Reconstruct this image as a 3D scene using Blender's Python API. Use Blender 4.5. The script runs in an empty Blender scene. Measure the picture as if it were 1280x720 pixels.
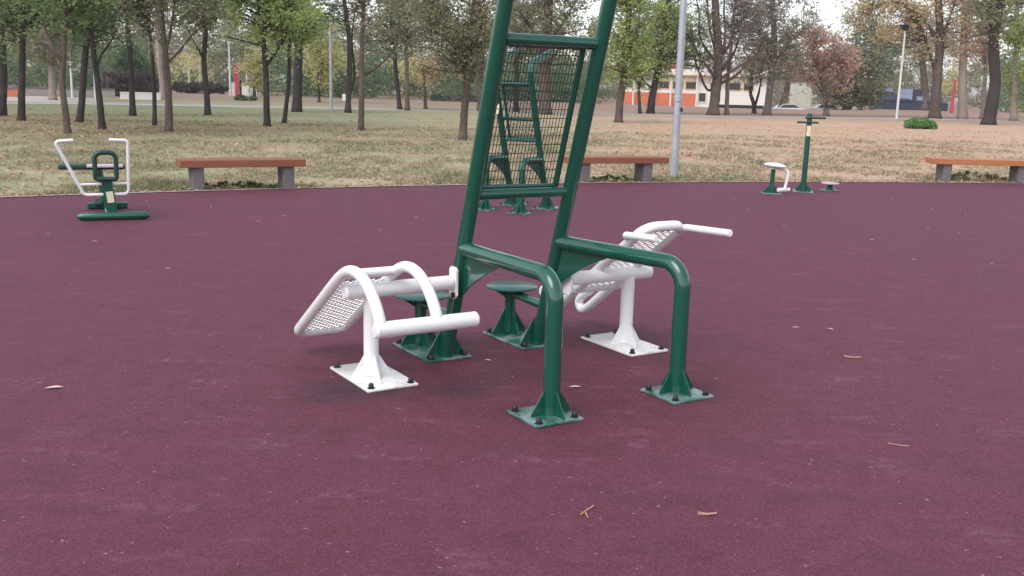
import bpy, math, random
import numpy as np
from mathutils import noise as mnoise, Vector, Matrix

rng = np.random.default_rng(7)
random.seed(7)
scene = bpy.context.scene
COL = scene.collection

# ------------------------------------------------------------------ camera
EYE = np.array([0.0, 0.0, 1.45])
FPX, PITCH, ROLL = 1250.0, 0.197396, 0.026
fwd = np.array([0, math.cos(PITCH), -math.sin(PITCH)])
_r = np.array([1.0, 0, 0]); _u = np.cross(_r, fwd)
RIGHT = _r * math.cos(ROLL) + _u * math.sin(ROLL)
UP = _u * math.cos(ROLL) - _r * math.sin(ROLL)

def ray(u, v):
    return fwd + RIGHT * (u - 640) / FPX - UP * (v - 360) / FPX
def ground(u, v, z=0.0):
    d = ray(u, v); return EYE + d * ((z - EYE[2]) / d[2])
def at(u, v, Y):
    """point seen in direction (u, v) at world distance Y"""
    d = ray(u, v); return EYE + d * (Y / d[1])

cam = bpy.data.cameras.new('camera'); cam_o = bpy.data.objects.new('camera', cam); COL.objects.link(cam_o)
cam.sensor_width = 36.0; cam.lens = FPX / 1280 * 36.0
cam.clip_end = 3000; cam.clip_start = 0.05
from mathutils import Matrix, Vector
m = Matrix(((RIGHT[0], UP[0], -fwd[0], EYE[0]), (RIGHT[1], UP[1], -fwd[1], EYE[1]), (RIGHT[2], UP[2], -fwd[2], EYE[2]), (0, 0, 0, 1)))
cam_o.matrix_world = m
scene.camera = cam_o

# ------------------------------------------------------------------ tagging
def tag(o, label=None, cat=None, group=None, kind=None):
    if label: o['label'] = label
    if cat: o['category'] = cat
    if group: o['group'] = group
    if kind: o['kind'] = kind
    return o
def empty(name, loc, rz=0.0):
    o = bpy.data.objects.new(name, None); COL.objects.link(o)
    o.location = [float(c) for c in loc]; o.rotation_euler = (0, 0, rz); o.empty_display_size = 0.2
    return o

# ------------------------------------------------------------------ mesh builder
def unit(v):
    v = np.asarray(v, float); n = np.linalg.norm(v); return v / n if n > 1e-9 else v
def fillet(pts, r, n=8):
    pts = [np.asarray(p, float) for p in pts]
    rs = r if isinstance(r, (list, tuple)) else [r] * len(pts)
    out = [pts[0]]
    for i in range(1, len(pts) - 1):
        a, b, c = pts[i - 1], pts[i], pts[i + 1]
        d1, d2 = unit(a - b), unit(c - b)
        ang = math.acos(max(-1, min(1, float(d1 @ d2))))
        if ang > math.pi - 0.03 or rs[i] <= 0: out.append(b); continue
        t = min(rs[i] / math.tan(ang / 2), 0.49 * np.linalg.norm(a - b), 0.49 * np.linalg.norm(c - b))
        rr = t * math.tan(ang / 2)
        cen = b + unit(d1 + d2) * (rr / math.sin(ang / 2))
        p1, p2 = b + d1 * t, b + d2 * t
        v1, v2 = unit(p1 - cen), unit(p2 - cen)
        tot = math.acos(max(-1, min(1, float(v1 @ v2))))
        for k in range(n + 1):
            f = k / n
            out.append(cen + rr * (math.sin((1 - f) * tot) * v1 + math.sin(f * tot) * v2) / math.sin(tot))
    out.append(pts[-1]); return out
def spline(pts, n=6):
    pts = [np.asarray(p, float) for p in pts]; out = []
    P = [2 * pts[0] - pts[1]] + pts + [2 * pts[-1] - pts[-2]]
    for i in range(1, len(P) - 2):
        for k in range(n):
            t = k / n
            out.append(0.5 * (2 * P[i] + (P[i + 1] - P[i - 1]) * t + (2 * P[i - 1] - 5 * P[i] + 4 * P[i + 1] - P[i + 2]) * t * t
                              + (3 * P[i] - 3 * P[i + 1] + P[i + 2] - P[i - 1]) * t ** 3))
    out.append(pts[-1]); return out

class MB:
    def __init__(self): self.v = []; self.f = []
    def tube(self, path, r, seg=14, cap=True, bev=0.25, close=False, wob=0.0):
        P = [np.asarray(p, float) for p in path]; n = len(P)
        R = list(r) if hasattr(r, '__len__') else [r] * n
        T = []
        for i in range(n):
            if close: T.append(unit(P[(i + 1) % n] - P[i - 1]))
            else: T.append(unit(P[min(i + 1, n - 1)] - P[max(i - 1, 0)]))
        up = np.array([0, 0, 1.0]) if abs(T[0][2]) < 0.9 else np.array([1.0, 0, 0])
        N = unit(np.cross(T[0], up)); rings = []
        if cap and bev > 0 and not close:
            P = [P[0]] + P + [P[-1]]; e = bev * R[0]; e2 = bev * R[-1]
            P[1] = P[0] + T[0] * e; P[-2] = P[-1] - T[-1] * e2
            R = [R[0] * (1 - bev)] + R + [R[-1] * (1 - bev)]; T = [T[0]] + T + [T[-1]]; n += 2
        ang = np.arange(seg) * 2 * math.pi / seg
        for i in range(n):
            N = unit(N - T[i] * (N @ T[i])); B = np.cross(T[i], N)
            base = len(self.v)
            rr = R[i] * (1 + wob * rng.uniform(-1, 1, seg)) if wob else np.full(seg, R[i])
            ring = P[i] + np.outer(np.cos(ang) * rr, N) + np.outer(np.sin(ang) * rr, B)
            self.v.extend(ring); rings.append(base)
        m_ = n if close else n - 1
        for i in range(m_):
            a, b = rings[i], rings[(i + 1) % n]
            for k in range(seg):
                k2 = (k + 1) % seg
                self.f.append((a + k, a + k2, b + k2, b + k))
        if cap and not close:
            self.f.append(tuple(rings[0] + k for k in range(seg))[::-1]); self.f.append(tuple(rings[-1] + k for k in range(seg)))
        return self
    def box(self, c, s, rot=None, bev=0.0):
        c = np.asarray(c, float); s = np.asarray(s, float) / 2
        R = np.eye(3) if rot is None else rot
        if bev <= 0:
            b = len(self.v)
            for z in (-1, 1):
                for x, y in ((-1, -1), (1, -1), (1, 1), (-1, 1)):
                    self.v.append(c + R @ (np.array([x, y, z]) * s))
            for q in ((3, 2, 1, 0), (4, 5, 6, 7), (0, 1, 5, 4), (1, 2, 6, 5), (2, 3, 7, 6), (3, 0, 4, 7)):
                self.f.append(tuple(b + i for i in q))
        else:
            e = min(bev, 0.45 * 2 * s.min()); b0 = len(self.v)
            prof = [(-s[0] + e, -s[1]), (s[0] - e, -s[1]), (s[0], -s[1] + e), (s[0], s[1] - e), (s[0] - e, s[1]), (-s[0] + e, s[1]), (-s[0], s[1] - e), (-s[0], -s[1] + e)]
            def ringp(z, k):
                for x, y in prof:
                    self.v.append(c + R @ np.array([x * (1 - k / s[0]) if s[0] > 0 else x, y * (1 - k / s[1]), z]))
            ringp(-s[2], e * .6); ringp(-s[2] + e * .6, 0); ringp(s[2] - e * .6, 0); ringp(s[2], e * .6)
            for i in range(3):
                for k in range(8):
                    k2 = (k + 1) % 8
                    self.f.append((b0 + i * 8 + k, b0 + i * 8 + k2, b0 + i * 8 + 8 + k2, b0 + i * 8 + 8 + k))
            self.f.append(tuple(b0 + k for k in range(8))[::-1]); self.f.append(tuple(b0 + 24 + k for k in range(8)))
        return self
    def prism(self, poly, thick):
        """poly: list of 3D points in a plane; extruded symmetrically by thick along the plane normal"""
        P = [np.asarray(p, float) for p in poly]; n = len(P)
        nn = np.zeros(3)
        for i in range(n): nn += np.cross(P[i] - P[0], P[(i + 1) % n] - P[0])
        nn = unit(nn) * thick / 2; b = len(self.v)
        for p in P: self.v.append(p - nn)
        for p in P: self.v.append(p + nn)
        self.f.append(tuple(b + i for i in range(n))[::-1]); self.f.append(tuple(b + n + i for i in range(n)))
        for i in range(n):
            j = (i + 1) % n; self.f.append((b + i, b + j, b + n + j, b + n + i))
        return self
    def lathe(self, c, prof, seg=24):
        c = np.asarray(c, float); b = len(self.v); n = len(prof)
        for r_, z in prof:
            for k in range(seg):
                a = 2 * math.pi * k / seg; self.v.append(c + np.array([r_ * math.cos(a), r_ * math.sin(a), z]))
        for i in range(n - 1):
            for k in range(seg):
                k2 = (k + 1) % seg
                self.f.append((b + i * seg + k, b + i * seg + k2, b + (i + 1) * seg + k2, b + (i + 1) * seg + k))
        self.f.append(tuple(b + k for k in range(seg))[::-1]); self.f.append(tuple(b + (n - 1) * seg + k for k in range(seg)))
        return self
    def ellipsoid(self, c, r, rot=None, nu=20, nv=12):
        c = np.asarray(c, float); R = np.eye(3) if rot is None else rot; b = len(self.v)
        for j in range(1, nv):
            th = math.pi * j / nv
            for k in range(nu):
                a = 2 * math.pi * k / nu
                self.v.append(c + R @ (np.array([math.sin(th) * math.cos(a), math.sin(th) * math.sin(a), -math.cos(th)]) * np.asarray(r)))
        self.v.append(c + R @ np.array([0, 0, -r[2]])); self.v.append(c + R @ np.array([0, 0, r[2]]))
        s_, e_ = len(self.v) - 2, len(self.v) - 1
        for j in range(nv - 2):
            for k in range(nu):
                k2 = (k + 1) % nu; self.f.append((b + j * nu + k, b + j * nu + k2, b + (j + 1) * nu + k2, b + (j + 1) * nu + k))
        for k in range(nu):
            k2 = (k + 1) % nu; self.f.append((s_, b + k2, b + k)); self.f.append((e_, b + (nv - 2) * nu + k, b + (nv - 2) * nu + k2))
        return self
    def build(self, name, mat, parent=None, loc=None, smooth=True, angle=40):
        me = bpy.data.meshes.new(name)
        me.from_pydata([tuple(map(float, p)) for p in self.v], [], self.f); me.update()
        if smooth:
            me.polygons.foreach_set('use_smooth', [True] * len(me.polygons))
            me.set_sharp_from_angle(angle=math.radians(angle))
        me.materials.append(mat)
        o = bpy.data.objects.new(name, me); COL.objects.link(o)
        if parent is not None: o.parent = parent
        if loc is not None: o.location = [float(c) for c in loc]
        return o

def quads_object(name, V, mat, tint=None, parent=None, nper=4, loc=None):
    """V: (n, nper, 3) array of polygons, optional float per polygon"""
    n = V.shape[0]; me = bpy.data.meshes.new(name)
    me.vertices.add(n * nper); me.vertices.foreach_set('co', V.reshape(-1).astype(np.float32))
    me.loops.add(n * nper); me.loops.foreach_set('vertex_index', np.arange(n * nper, dtype=np.int32))
    me.polygons.add(n); me.polygons.foreach_set('loop_start', np.arange(0, n * nper, nper, dtype=np.int32))
    me.polygons.foreach_set('loop_total', np.full(n, nper, dtype=np.int32))
    if tint is not None:
        a = me.attributes.new('tint', 'FLOAT', 'FACE'); a.data.foreach_set('value', tint.astype(np.float32))
    me.update(calc_edges=True); me.validate()
    me.materials.append(mat)
    o = bpy.data.objects.new(name, me); COL.objects.link(o)
    if parent is not None: o.parent = parent
    if loc is not None: o.location = [float(c) for c in loc]
    return o

# ------------------------------------------------------------------ materials
class NT:
    def __init__(self, name):
        self.mat = bpy.data.materials.new(name); self.mat.use_nodes = True
        self.t = self.mat.node_tree; self.t.nodes.clear()
        self.out = self.t.nodes.new('ShaderNodeOutputMaterial')
        self.b = self.t.nodes.new('ShaderNodeBsdfPrincipled'); self.t.links.new(self.b.outputs[0], self.out.inputs[0])
    def n(self, typ, **kw):
        x = self.t.nodes.new(typ)
        for k, v in kw.items():
            if k in x.inputs: 
                self.put(x.inputs[k], v)
            else: setattr(x, k, v)
        return x
    def put(self, sock, v):
        if hasattr(v, 'is_output') or isinstance(v, bpy.types.NodeSocket): self.t.links.new(v, sock)
        elif isinstance(v, (tuple, list)) and len(v) == 3 and sock.type == 'RGBA': sock.default_value = (*v, 1)
        else: sock.default_value = v
    def pos(self, obj=False):
        if obj: return self.n('ShaderNodeTexCoord').outputs['Object']
        return self.n('ShaderNodeNewGeometry').outputs['Position']
    def noise(self, scale, detail=4, rough=.55, vec=None, obj=False, dist=0.0):
        x = self.n('ShaderNodeTexNoise'); x.inputs['Scale'].default_value = scale; x.inputs['Detail'].default_value = detail
        x.inputs['Roughness'].default_value = rough; x.inputs['Distortion'].default_value = dist
        self.t.links.new(vec if vec is not None else self.pos(obj), x.inputs['Vector']); return x.outputs['Fac']
    def stretch(self, sx, sy, sz, rz=0.0, obj=False):
        x = self.n('ShaderNodeMapping'); self.t.links.new(self.pos(obj), x.inputs['Vector'])
        x.inputs['Scale'].default_value = (sx, sy, sz); x.inputs['Rotation'].default_value = (0, 0, rz); return x.outputs[0]
    def ramp(self, fac, stops):
        x = self.n('ShaderNodeValToRGB'); self.t.links.new(fac, x.inputs[0]); e = x.color_ramp.elements
        while len(e) < len(stops): e.new(.5)
        for i, (p, c) in enumerate(stops):
            e[i].position = p; e[i].color = (*c, 1) if isinstance(c, tuple) else (c, c, c, 1)
        return x.outputs[0]
    def mix(self, fac, a, b, mode='MIX'):
        x = self.n('ShaderNodeMix'); x.data_type = 'RGBA'; x.blend_type = mode
        self.put(x.inputs['Factor'], fac); self.put(x.inputs['A'], a); self.put(x.inputs['B'], b)
        for s in x.inputs:
            if s.type == 'RGBA' and s.name == 'A': self.put(s, a)
            if s.type == 'RGBA' and s.name == 'B': self.put(s, b)
        return [s for s in x.outputs if s.type == 'RGBA'][0]
    def math(self, op, a, b=0.0):
        x = self.n('ShaderNodeMath'); x.operation = op; self.put(x.inputs[0], a); self.put(x.inputs[1], b); return x.outputs[0]
    def bump(self, h, strength=.3, dist=.01):
        x = self.n('ShaderNodeBump'); x.inputs['Strength'].default_value = strength; x.inputs['Distance'].default_value = dist
        self.t.links.new(h, x.inputs['Height']); self.t.links.new(x.outputs[0], self.b.inputs['Normal'])
    def set(self, color=None, rough=None, metal=None, spec=None, coat=None):
        if color is not None: self.put(self.b.inputs['Base Color'], color)
        if rough is not None: self.put(self.b.inputs['Roughness'], rough)
        if metal is not None: self.put(self.b.inputs['Metallic'], metal)
        if spec is not None: self.put(self.b.inputs['Specular IOR Level'], spec)
        if coat is not None: self.put(self.b.inputs['Coat Weight'], coat)
        return self.mat

def paint(name, c, rough=.3, dirt=.25, dirtc=(.12, .1, .09), coat=.0, wear=0.0):
    k = NT(name)
    n1 = k.noise(9, 5, .65); n2 = k.noise(55, 4, .7)
    f = k.math('MULTIPLY', k.ramp(n1, [(.5, 0.0), (.78, 1.0)]), k.ramp(n2, [(.35, 0.0), (.75, 1.0)]))
    col = k.mix(k.math('MULTIPLY', f, dirt), c, dirtc)
    v = k.noise(2.3, 3); col = k.mix(k.math('MULTIPLY', v, .16), col, tuple(x * .75 for x in c))
    r = k.math('ADD', k.math('MULTIPLY', n2, .16), rough - .06)
    k.set(col, r, coat=coat); k.bump(k.noise(140, 2), .04, .002)
    return k.mat
def plain(name, c, rough=.6, var=.3, scale=6.0, obj=False, bump=0.0, metal=0.0, spec=.5):
    k = NT(name); n_ = k.noise(scale, 5, .65, obj=obj)
    k.set(k.mix(k.ramp(n_, [(.3, 0.0), (.75, 1.0)]), tuple(x * (1 + var) for x in c), tuple(x * (1 - var) for x in c)), rough, metal, spec)
    if bump: k.bump(k.noise(scale * 8, 4, obj=obj), bump, .01)
    return k.mat

M = {}
M['green'] = paint('green_gloss_paint', (.0035, .078, .050), .16, .10, (.05, .08, .06), coat=.6)
def blotched_plate(name, c, blotch, amt, lo=.42, hi=.62, rough=.3):
    k = NT(name); n_ = k.noise(7.5, 5, .7); f = k.noise(60, 4, .75); e_ = k.noise(24, 5, .8)
    col = k.mix(k.math('MULTIPLY', k.ramp(n_, [(lo, 0.0), (hi, 1.0)]), amt), c, blotch)
    col = k.mix(k.math('MULTIPLY', k.ramp(e_, [(.58, 0.0), (.66, 1.0)]), .7), col, (.10, .085, .075))
    col = k.mix(k.math('MULTIPLY', k.ramp(f, [(.45, 0.0), (.8, 1.0)]), .3), col, tuple(x * .6 for x in blotch))
    k.set(col, k.math('ADD', k.math('MULTIPLY', f, .3), rough - .1), coat=.4); k.bump(f, .15, .002); return k.mat
M['green_plate'] = blotched_plate('sheen_worn_green_plate', (.005, .085, .060), (.26, .34, .35), .75)  # pale blotches put sky reflection into the colour, together with wear
M['white_plate'] = blotched_plate('worn_white_plate', (.82, .81, .80), (.58, .55, .52), .6, .4, .65)
M['step_paint'] = paint('dusty_green_step', (.010, .075, .062), .3, .5, (.15, .20, .19), coat=.2)
M['white'] = paint('white_gloss_paint', (.84, .83, .83), .27, .14, (.45, .35, .28))
M['black'] = plain('black_plastic', (.012, .012, .015), .35, .2)
M['dark_green'] = paint('blackish_green_paint', (.006, .045, .035), .3, .15)
M['cream'] = plain('cream_sticker', (.66, .62, .42), .5, .12, 20)
M['wire'] = plain('dark_wire', (.010, .035, .032), .45, .2)
M['concrete'] = plain('concrete', (.14, .125, .13), .9, .25, 14, bump=.3)
M['galv'] = plain('galvanised_steel', (.40, .41, .45), .42, .12, 5, metal=.35)
M['palepole'] = plain('pale_pole_paint', (.60, .60, .60), .5, .1, 3)
M['lilac'] = plain('lilac_grey_plate', (.55, .44, .52), .4, .12, 12)
M['twig'] = plain('dry_twig', (.42, .25, .17), .8, .3, 30)
M['grey_wall'] = plain('grey_render', (.30, .27, .26), .9, .15, 2)

def wood(name, c1, c2):
    k = NT(name)
    g = k.noise(3.0, 6, .7, vec=k.stretch(1.2, 26, 26, obj=True)); l = k.noise(1.7, 3, .6, obj=True)
    col = k.mix(k.ramp(g, [(.32, 0.0), (.7, 1.0)]), c1, c2); col = k.mix(k.math('MULTIPLY', k.ramp(l, [(.45, 0.0), (.8, 1.0)]), .45), col, tuple(x * .55 for x in c1))
    k.set(col, .5); k.bump(g, .25, .004); return k.mat
M['wood_red'] = wood('red_brown_timber', (.30, .105, .055), (.17, .055, .032))
M['wood_orange'] = wood('orange_timber', (.47, .18, .07), (.33, .115, .045))

# rubber court
k = NT('maroon_rubber')
fine = k.noise(150, 3, .85); med = k.noise(45, 4, .75); big = k.noise(1.1, 5, .6); big2 = k.noise(.35, 4, .6)
col = k.mix(k.ramp(fine, [(.33, 0.0), (.68, 1.0)]), (.058, .013, .024), (.225, .062, .098))
dust = k.mix(k.ramp(big, [(.3, 0.0), (.75, 1.0)]), (.125, .040, .066), (.190, .076, .110))
dust = k.mix(k.math('MULTIPLY', k.ramp(fine, [(.36, 0.0), (.66, 1.0)]), .55), k.mix(.35, dust, (.04, .015, .026)), k.mix(.3, dust, (.24, .14, .17)))
pos = k.pos(); 
def blob(px, py, rx, ry, soft=.5):
    mp = k.n('ShaderNodeMapping'); k.t.links.new(pos, mp.inputs['Vector']); mp.vector_type = 'TEXTURE'
    mp.inputs['Location'].default_value = (px, py, 0); mp.inputs['Scale'].default_value = (rx, ry, 1e4)
    g = k.n('ShaderNodeVectorMath'); g.operation = 'LENGTH'; k.t.links.new(mp.outputs[0], g.inputs[0])
    d = k.math('ADD', g.outputs['Value'], k.math('MULTIPLY', k.math('SUBTRACT', k.noise(3.2, 5, .65), .5), 1.1))
    return k.ramp(d, [(soft, 1.0), (1.0, 0.0)])
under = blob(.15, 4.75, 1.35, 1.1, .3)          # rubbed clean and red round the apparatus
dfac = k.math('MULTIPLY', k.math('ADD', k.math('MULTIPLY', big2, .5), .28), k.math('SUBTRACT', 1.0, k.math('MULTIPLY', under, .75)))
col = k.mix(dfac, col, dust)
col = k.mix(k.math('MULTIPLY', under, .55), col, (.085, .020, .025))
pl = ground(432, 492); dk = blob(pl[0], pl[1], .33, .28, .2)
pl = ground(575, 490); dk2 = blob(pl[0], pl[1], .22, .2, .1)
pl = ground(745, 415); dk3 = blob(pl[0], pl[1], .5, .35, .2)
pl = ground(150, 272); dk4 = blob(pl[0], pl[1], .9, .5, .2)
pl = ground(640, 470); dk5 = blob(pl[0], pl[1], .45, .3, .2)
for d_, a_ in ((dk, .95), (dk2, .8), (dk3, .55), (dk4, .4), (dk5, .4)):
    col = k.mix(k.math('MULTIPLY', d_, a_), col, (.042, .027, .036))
sc = k.noise(2.2, 6, .72, vec=k.stretch(1.0, 2.2, 1, .25)); sc2 = k.noise(26, 4, .75)
scf = k.math('MULTIPLY', k.ramp(sc, [(.56, 0.0), (.70, 1.0)]), k.ramp(sc2, [(.42, 0.0), (.66, 1.0)]))
col = k.mix(k.math('MULTIPLY', scf, .5), col, (.34, .23, .26))
sp = k.noise(95, 1, .5); col = k.mix(k.math('MULTIPLY', k.ramp(sp, [(.76, 0.0), (.80, 1.0)]), .7), col, (.42, .32, .33))
fleck = k.noise(38, 2, .6)
vo = k.n('ShaderNodeTexVoronoi'); vo.inputs['Scale'].default_value = 190; k.t.links.new(pos, vo.inputs['Vector'])
vs = k.n('ShaderNodeSeparateColor'); k.t.links.new(vo.outputs['Color'], vs.inputs[0]); gr_ = vs.outputs[0]
col = k.mix(k.math('MULTIPLY', k.ramp(gr_, [(.0, 1.0), (.45, 0.0)]), .38), col, (.030, .010, .018))
col = k.mix(k.math('MULTIPLY', k.ramp(gr_, [(.74, 0.0), (1.0, 1.0)]), .40), col, (.34, .15, .20))
mot = k.noise(9.0, 6, .8); mot2 = k.noise(2.6, 5, .7, vec=k.stretch(1.0, 1.8, 1, .5))
col = k.mix(k.math('MULTIPLY', k.ramp(mot, [(.42, 0.0), (.74, 1.0)]), .28), col, (.225, .115, .155))
col = k.mix(k.math('MULTIPLY', k.ramp(mot2, [(.50, 0.0), (.78, 1.0)]), .45), col, (.060, .022, .036))
for u_, v_, rr in ((680, 520, .30), (847, 492, .30), (540, 436, .42), (650, 424, .42), (463, 474, .42), (784, 434, .42)):  # contact shade and grime round each base plate, painted into the rubber colour
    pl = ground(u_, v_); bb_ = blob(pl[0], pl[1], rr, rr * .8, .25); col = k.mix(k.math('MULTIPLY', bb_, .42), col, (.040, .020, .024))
col = k.mix(k.math('MULTIPLY', scf, .22), col, (.34, .23, .26))
col = k.mix(k.math('MULTIPLY', k.ramp(fleck, [(.725, 0.0), (.745, 1.0)]), .75), col, (.52, .44, .46))
col = k.mix(1.0, col, (.83, .54, .68), 'MULTIPLY')
k.set(col, k.math('ADD', k.math('MULTIPLY', big, .12), .70), spec=.37)
hb = k.math('ADD', k.math('MULTIPLY', gr_, .8), k.math('MULTIPLY', med, .5)); k.bump(hb, .5, .004)
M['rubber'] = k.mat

# park ground
k = NT('dry_lawn')
pos = k.pos(); sep = k.n('ShaderNodeSeparateXYZ'); k.t.links.new(pos, sep.inputs[0])
n1 = k.noise(.33, 6, .65, vec=k.stretch(.9, 1.0, 1, -.45)); n2 = k.noise(2.2, 5, .7); n3 = k.noise(16, 4, .75); n4 = k.noise(.9, 5, .65)
tan = k.mix(k.ramp(n3, [(.3, 0.0), (.7, 1.0)]), (.40, .275, .195), (.62, .46, .345))
gr = k.mix(k.ramp(n3, [(.3, 0.0), (.7, 1.0)]), (.20, .220, .115), (.39, .385, .245))
gx = k.math('MULTIPLY', k.math('SUBTRACT', sep.outputs['X'], 4.0), -.017)       # greener to the left
gf = k.math('ADD', k.math('ADD', n1, gx), k.math('MULTIPLY', k.math('SUBTRACT', n2, .5), .55))
col = k.mix(k.ramp(gf, [(.44, 0.0), (.66, 1.0)]), tan, gr)
n5 = k.noise(.16, 5, .6); band = k.math('ADD', sep.outputs['Y'], k.math('MULTIPLY', k.math('SUBTRACT', n5, .5), 22))
n6 = k.noise(34, 3, .8)
col = k.mix(k.math('MULTIPLY', k.ramp(n6, [(.48, 0.0), (.72, 1.0)]), .5), col, (.52, .38, .26))
col = k.mix(k.math('MULTIPLY', k.ramp(k.noise(27, 3, .8), [(.55, 0.0), (.75, 1.0)]), .55), col, (.085, .085, .045))
lx = k.ramp(k.math('ADD', k.math('MULTIPLY', sep.outputs['X'], .04), .9), [(.2, 1.0), (.95, 0.0)])
grn = k.math('MULTIPLY', k.ramp(k.math('MULTIPLY', band, .01), [(.34, 0.0), (.42, 1.0), (.56, 1.0), (.60, 0.0)]), lx)
col = k.mix(k.math('MULTIPLY', grn, .8), col, k.mix(n3, (.075, .105, .050), (.16, .18, .095)))
lb = k.math('MULTIPLY', k.ramp(k.math('MULTIPLY', band, .01), [(.21, 0.0), (.26, 1.0), (.34, 1.0), (.40, 0.0)]), lx)
col = k.mix(k.math('MULTIPLY', lb, .72), col, k.mix(k.ramp(n3, [(.3, 0.0), (.7, 1.0)]), (.13, .062, .042), (.33, .185, .125)))
rx = k.ramp(k.math('ADD', k.math('MULTIPLY', sep.outputs['X'], .05), .5), [(.35, 0.0), (.75, 1.0)])
rb = k.math('MULTIPLY', k.ramp(k.math('MULTIPLY', band, .01), [(.17, 0.0), (.24, 1.0), (.60, 1.0), (.66, 0.0)]), rx)
rb = k.math('MULTIPLY', rb, k.ramp(k.math('ADD', n1, k.math('MULTIPLY', k.math('SUBTRACT', n2, .5), .5)), [(.32, 1.0), (.54, .05)]))
col = k.mix(k.math('MULTIPLY', rb, .8), col, k.mix(k.ramp(n3, [(.3, 0.0), (.7, 1.0)]), (.36, .19, .105), (.56, .34, .215)))
gl2 = k.math('MULTIPLY', k.math('SUBTRACT', 1.0, rx), k.ramp(k.math('ADD', n4, k.math('MULTIPLY', k.math('SUBTRACT', n2, .5), .6)), [(.40, 0.0), (.60, 1.0)]))
col = k.mix(k.math('MULTIPLY', gl2, .5), col, k.mix(n3, (.16, .20, .105), (.33, .37, .225)))
lit = k.math('MULTIPLY', k.ramp(n4, [(.50, 0.0), (.66, 1.0)]), k.ramp(n2, [(.38, 0.0), (.62, 1.0)]))
col = k.mix(k.math('MULTIPLY', lit, .75), col, k.mix(n3, (.24, .10, .055), (.40, .20, .12)))
far = k.ramp(k.math('MULTIPLY', k.math('ADD', sep.outputs['Y'], k.math('MULTIPLY', k.math('SUBTRACT', n1, .5), 26)), .01), [(.55, 0.0), (.78, 1.0)])
col = k.mix(k.math('MULTIPLY', far, .8), col, k.mix(n2, (.20, .125, .10), (.29, .20, .165)))
vd = k.n('ShaderNodeVectorMath'); vd.operation = 'DISTANCE'; k.t.links.new(pos, vd.inputs[0]); vd.inputs[1].default_value = (14.53, -18.27, 0)
ed = k.math('ADD', vd.outputs['Value'], k.math('MULTIPLY', k.math('SUBTRACT', n2, .5), .9))
col = k.mix(k.ramp(k.math('SUBTRACT', ed, 36.5), [(.05, .8), (.65, 0.0)]), col, k.mix(n3, (.26, .165, .125), (.42, .30, .235)))
k.set(col, .95, spec=.15); k.bump(n3, .6, .03)
M['lawn'] = k.mat
M['path'] = plain('pale_asphalt', (.33, .34, .36), .9, .1, 1.5)
M['kerb'] = plain('kerb_concrete', (.44, .35, .33), .9, .2, 6, bump=.2)
M['sand'] = plain('pale_gravel', (.40, .35, .31), .95, .12, 1.0)

def bark(name, c1, c2):
    k = NT(name); g = k.noise(5.0, 6, .7, vec=k.stretch(3.5, 3.5, .5)); h = k.noise(1.3, 4, .6)
    col = k.mix(k.ramp(g, [(.3, 0.0), (.7, 1.0)]), c1, c2); col = k.mix(k.ramp(h, [(.55, 0.0), (.8, .5)]), col, tuple(min(1, x * 1.5) for x in c2))
    k.set(col, .95, spec=.15); k.bump(g, .8, .05); return k.mat
M['bark_dark'] = bark('dark_bark', (.034, .028, .030), (.080, .064, .062))
M['bark_brown'] = bark('brown_bark', (.080, .058, .050), (.165, .122, .105))
M['bark_grey'] = bark('grey_bark', (.115, .092, .088), (.230, .190, .180))
M['bark_pale'] = bark('pale_bark', (.22, .165, .14), (.38, .30, .26))

def leafmat(name, c1, c2, c3, tr=.6, gain=2.25, grey=.12):
    def adj(c):
        l_ = .3 * c[0] + .6 * c[1] + .1 * c[2]; return tuple(min(.8, gain * (x * (1 - grey) + l_ * grey)) for x in c)
    c1, c2, c3 = adj(c1), adj(c2), adj(c3)
    k = NT(name); a = k.n('ShaderNodeAttribute'); a.attribute_name = 'tint'
    col = k.ramp(a.outputs['Fac'], [(0.0, c1), (.5, c2), (1.0, c3)])
    k.set(col, .6, spec=.3)
    t = k.n('ShaderNodeBsdfTranslucent'); k.t.links.new(col, t.inputs['Color'])
    mx = k.n('ShaderNodeMixShader'); mx.inputs[0].default_value = tr
    k.t.links.new(k.b.outputs[0], mx.inputs[1]); k.t.links.new(t.outputs[0], mx.inputs[2]); k.t.links.new(mx.outputs[0], k.out.inputs[0])
    return k.mat
L = {}
L['green'] = leafmat('leaf_green', (.050, .085, .028), (.095, .140, .045), (.200, .230, .085), gain=2.1)
L['bright'] = leafmat('leaf_bright', (.080, .120, .034), (.150, .200, .055), (.270, .290, .090))
L['dark'] = leafmat('leaf_dark', (.026, .052, .024), (.052, .090, .038), (.100, .140, .055))
L['olive'] = leafmat('leaf_olive', (.070, .080, .042), (.125, .130, .070), (.240, .215, .120), gain=2.1)
L['grey'] = leafmat('leaf_greyish', (.130, .115, .090), (.190, .170, .130), (.300, .260, .200), gain=1.9)
L['pink'] = leafmat('leaf_pinkish', (.220, .125, .095), (.340, .205, .155), (.320, .250, .170), gain=2.1)
L['autumn'] = leafmat('leaf_autumn', (.200, .185, .090), (.340, .275, .145), (.420, .270, .170), gain=2.1)
L['yellow'] = leafmat('leaf_yellow', (.140, .165, .065), (.240, .225, .085), (.320, .270, .115))
L['purple'] = leafmat('leaf_purple', (.060, .038, .040), (.105, .065, .066), (.150, .100, .090), gain=1.1)
L['mint'] = leafmat('leaf_mint', (.060, .150, .040), (.110, .235, .070), (.190, .330, .120), gain=1.7)
L['grass'] = leafmat('grass_blade', (.140, .175, .085), (.310, .270, .175), (.480, .360, .260), .3, 1.0, 0)
L['litter'] = leafmat('leaf_litter', (.250, .130, .075), (.400, .240, .140), (.560, .420, .300), .2, 1.0, 0)

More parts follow.
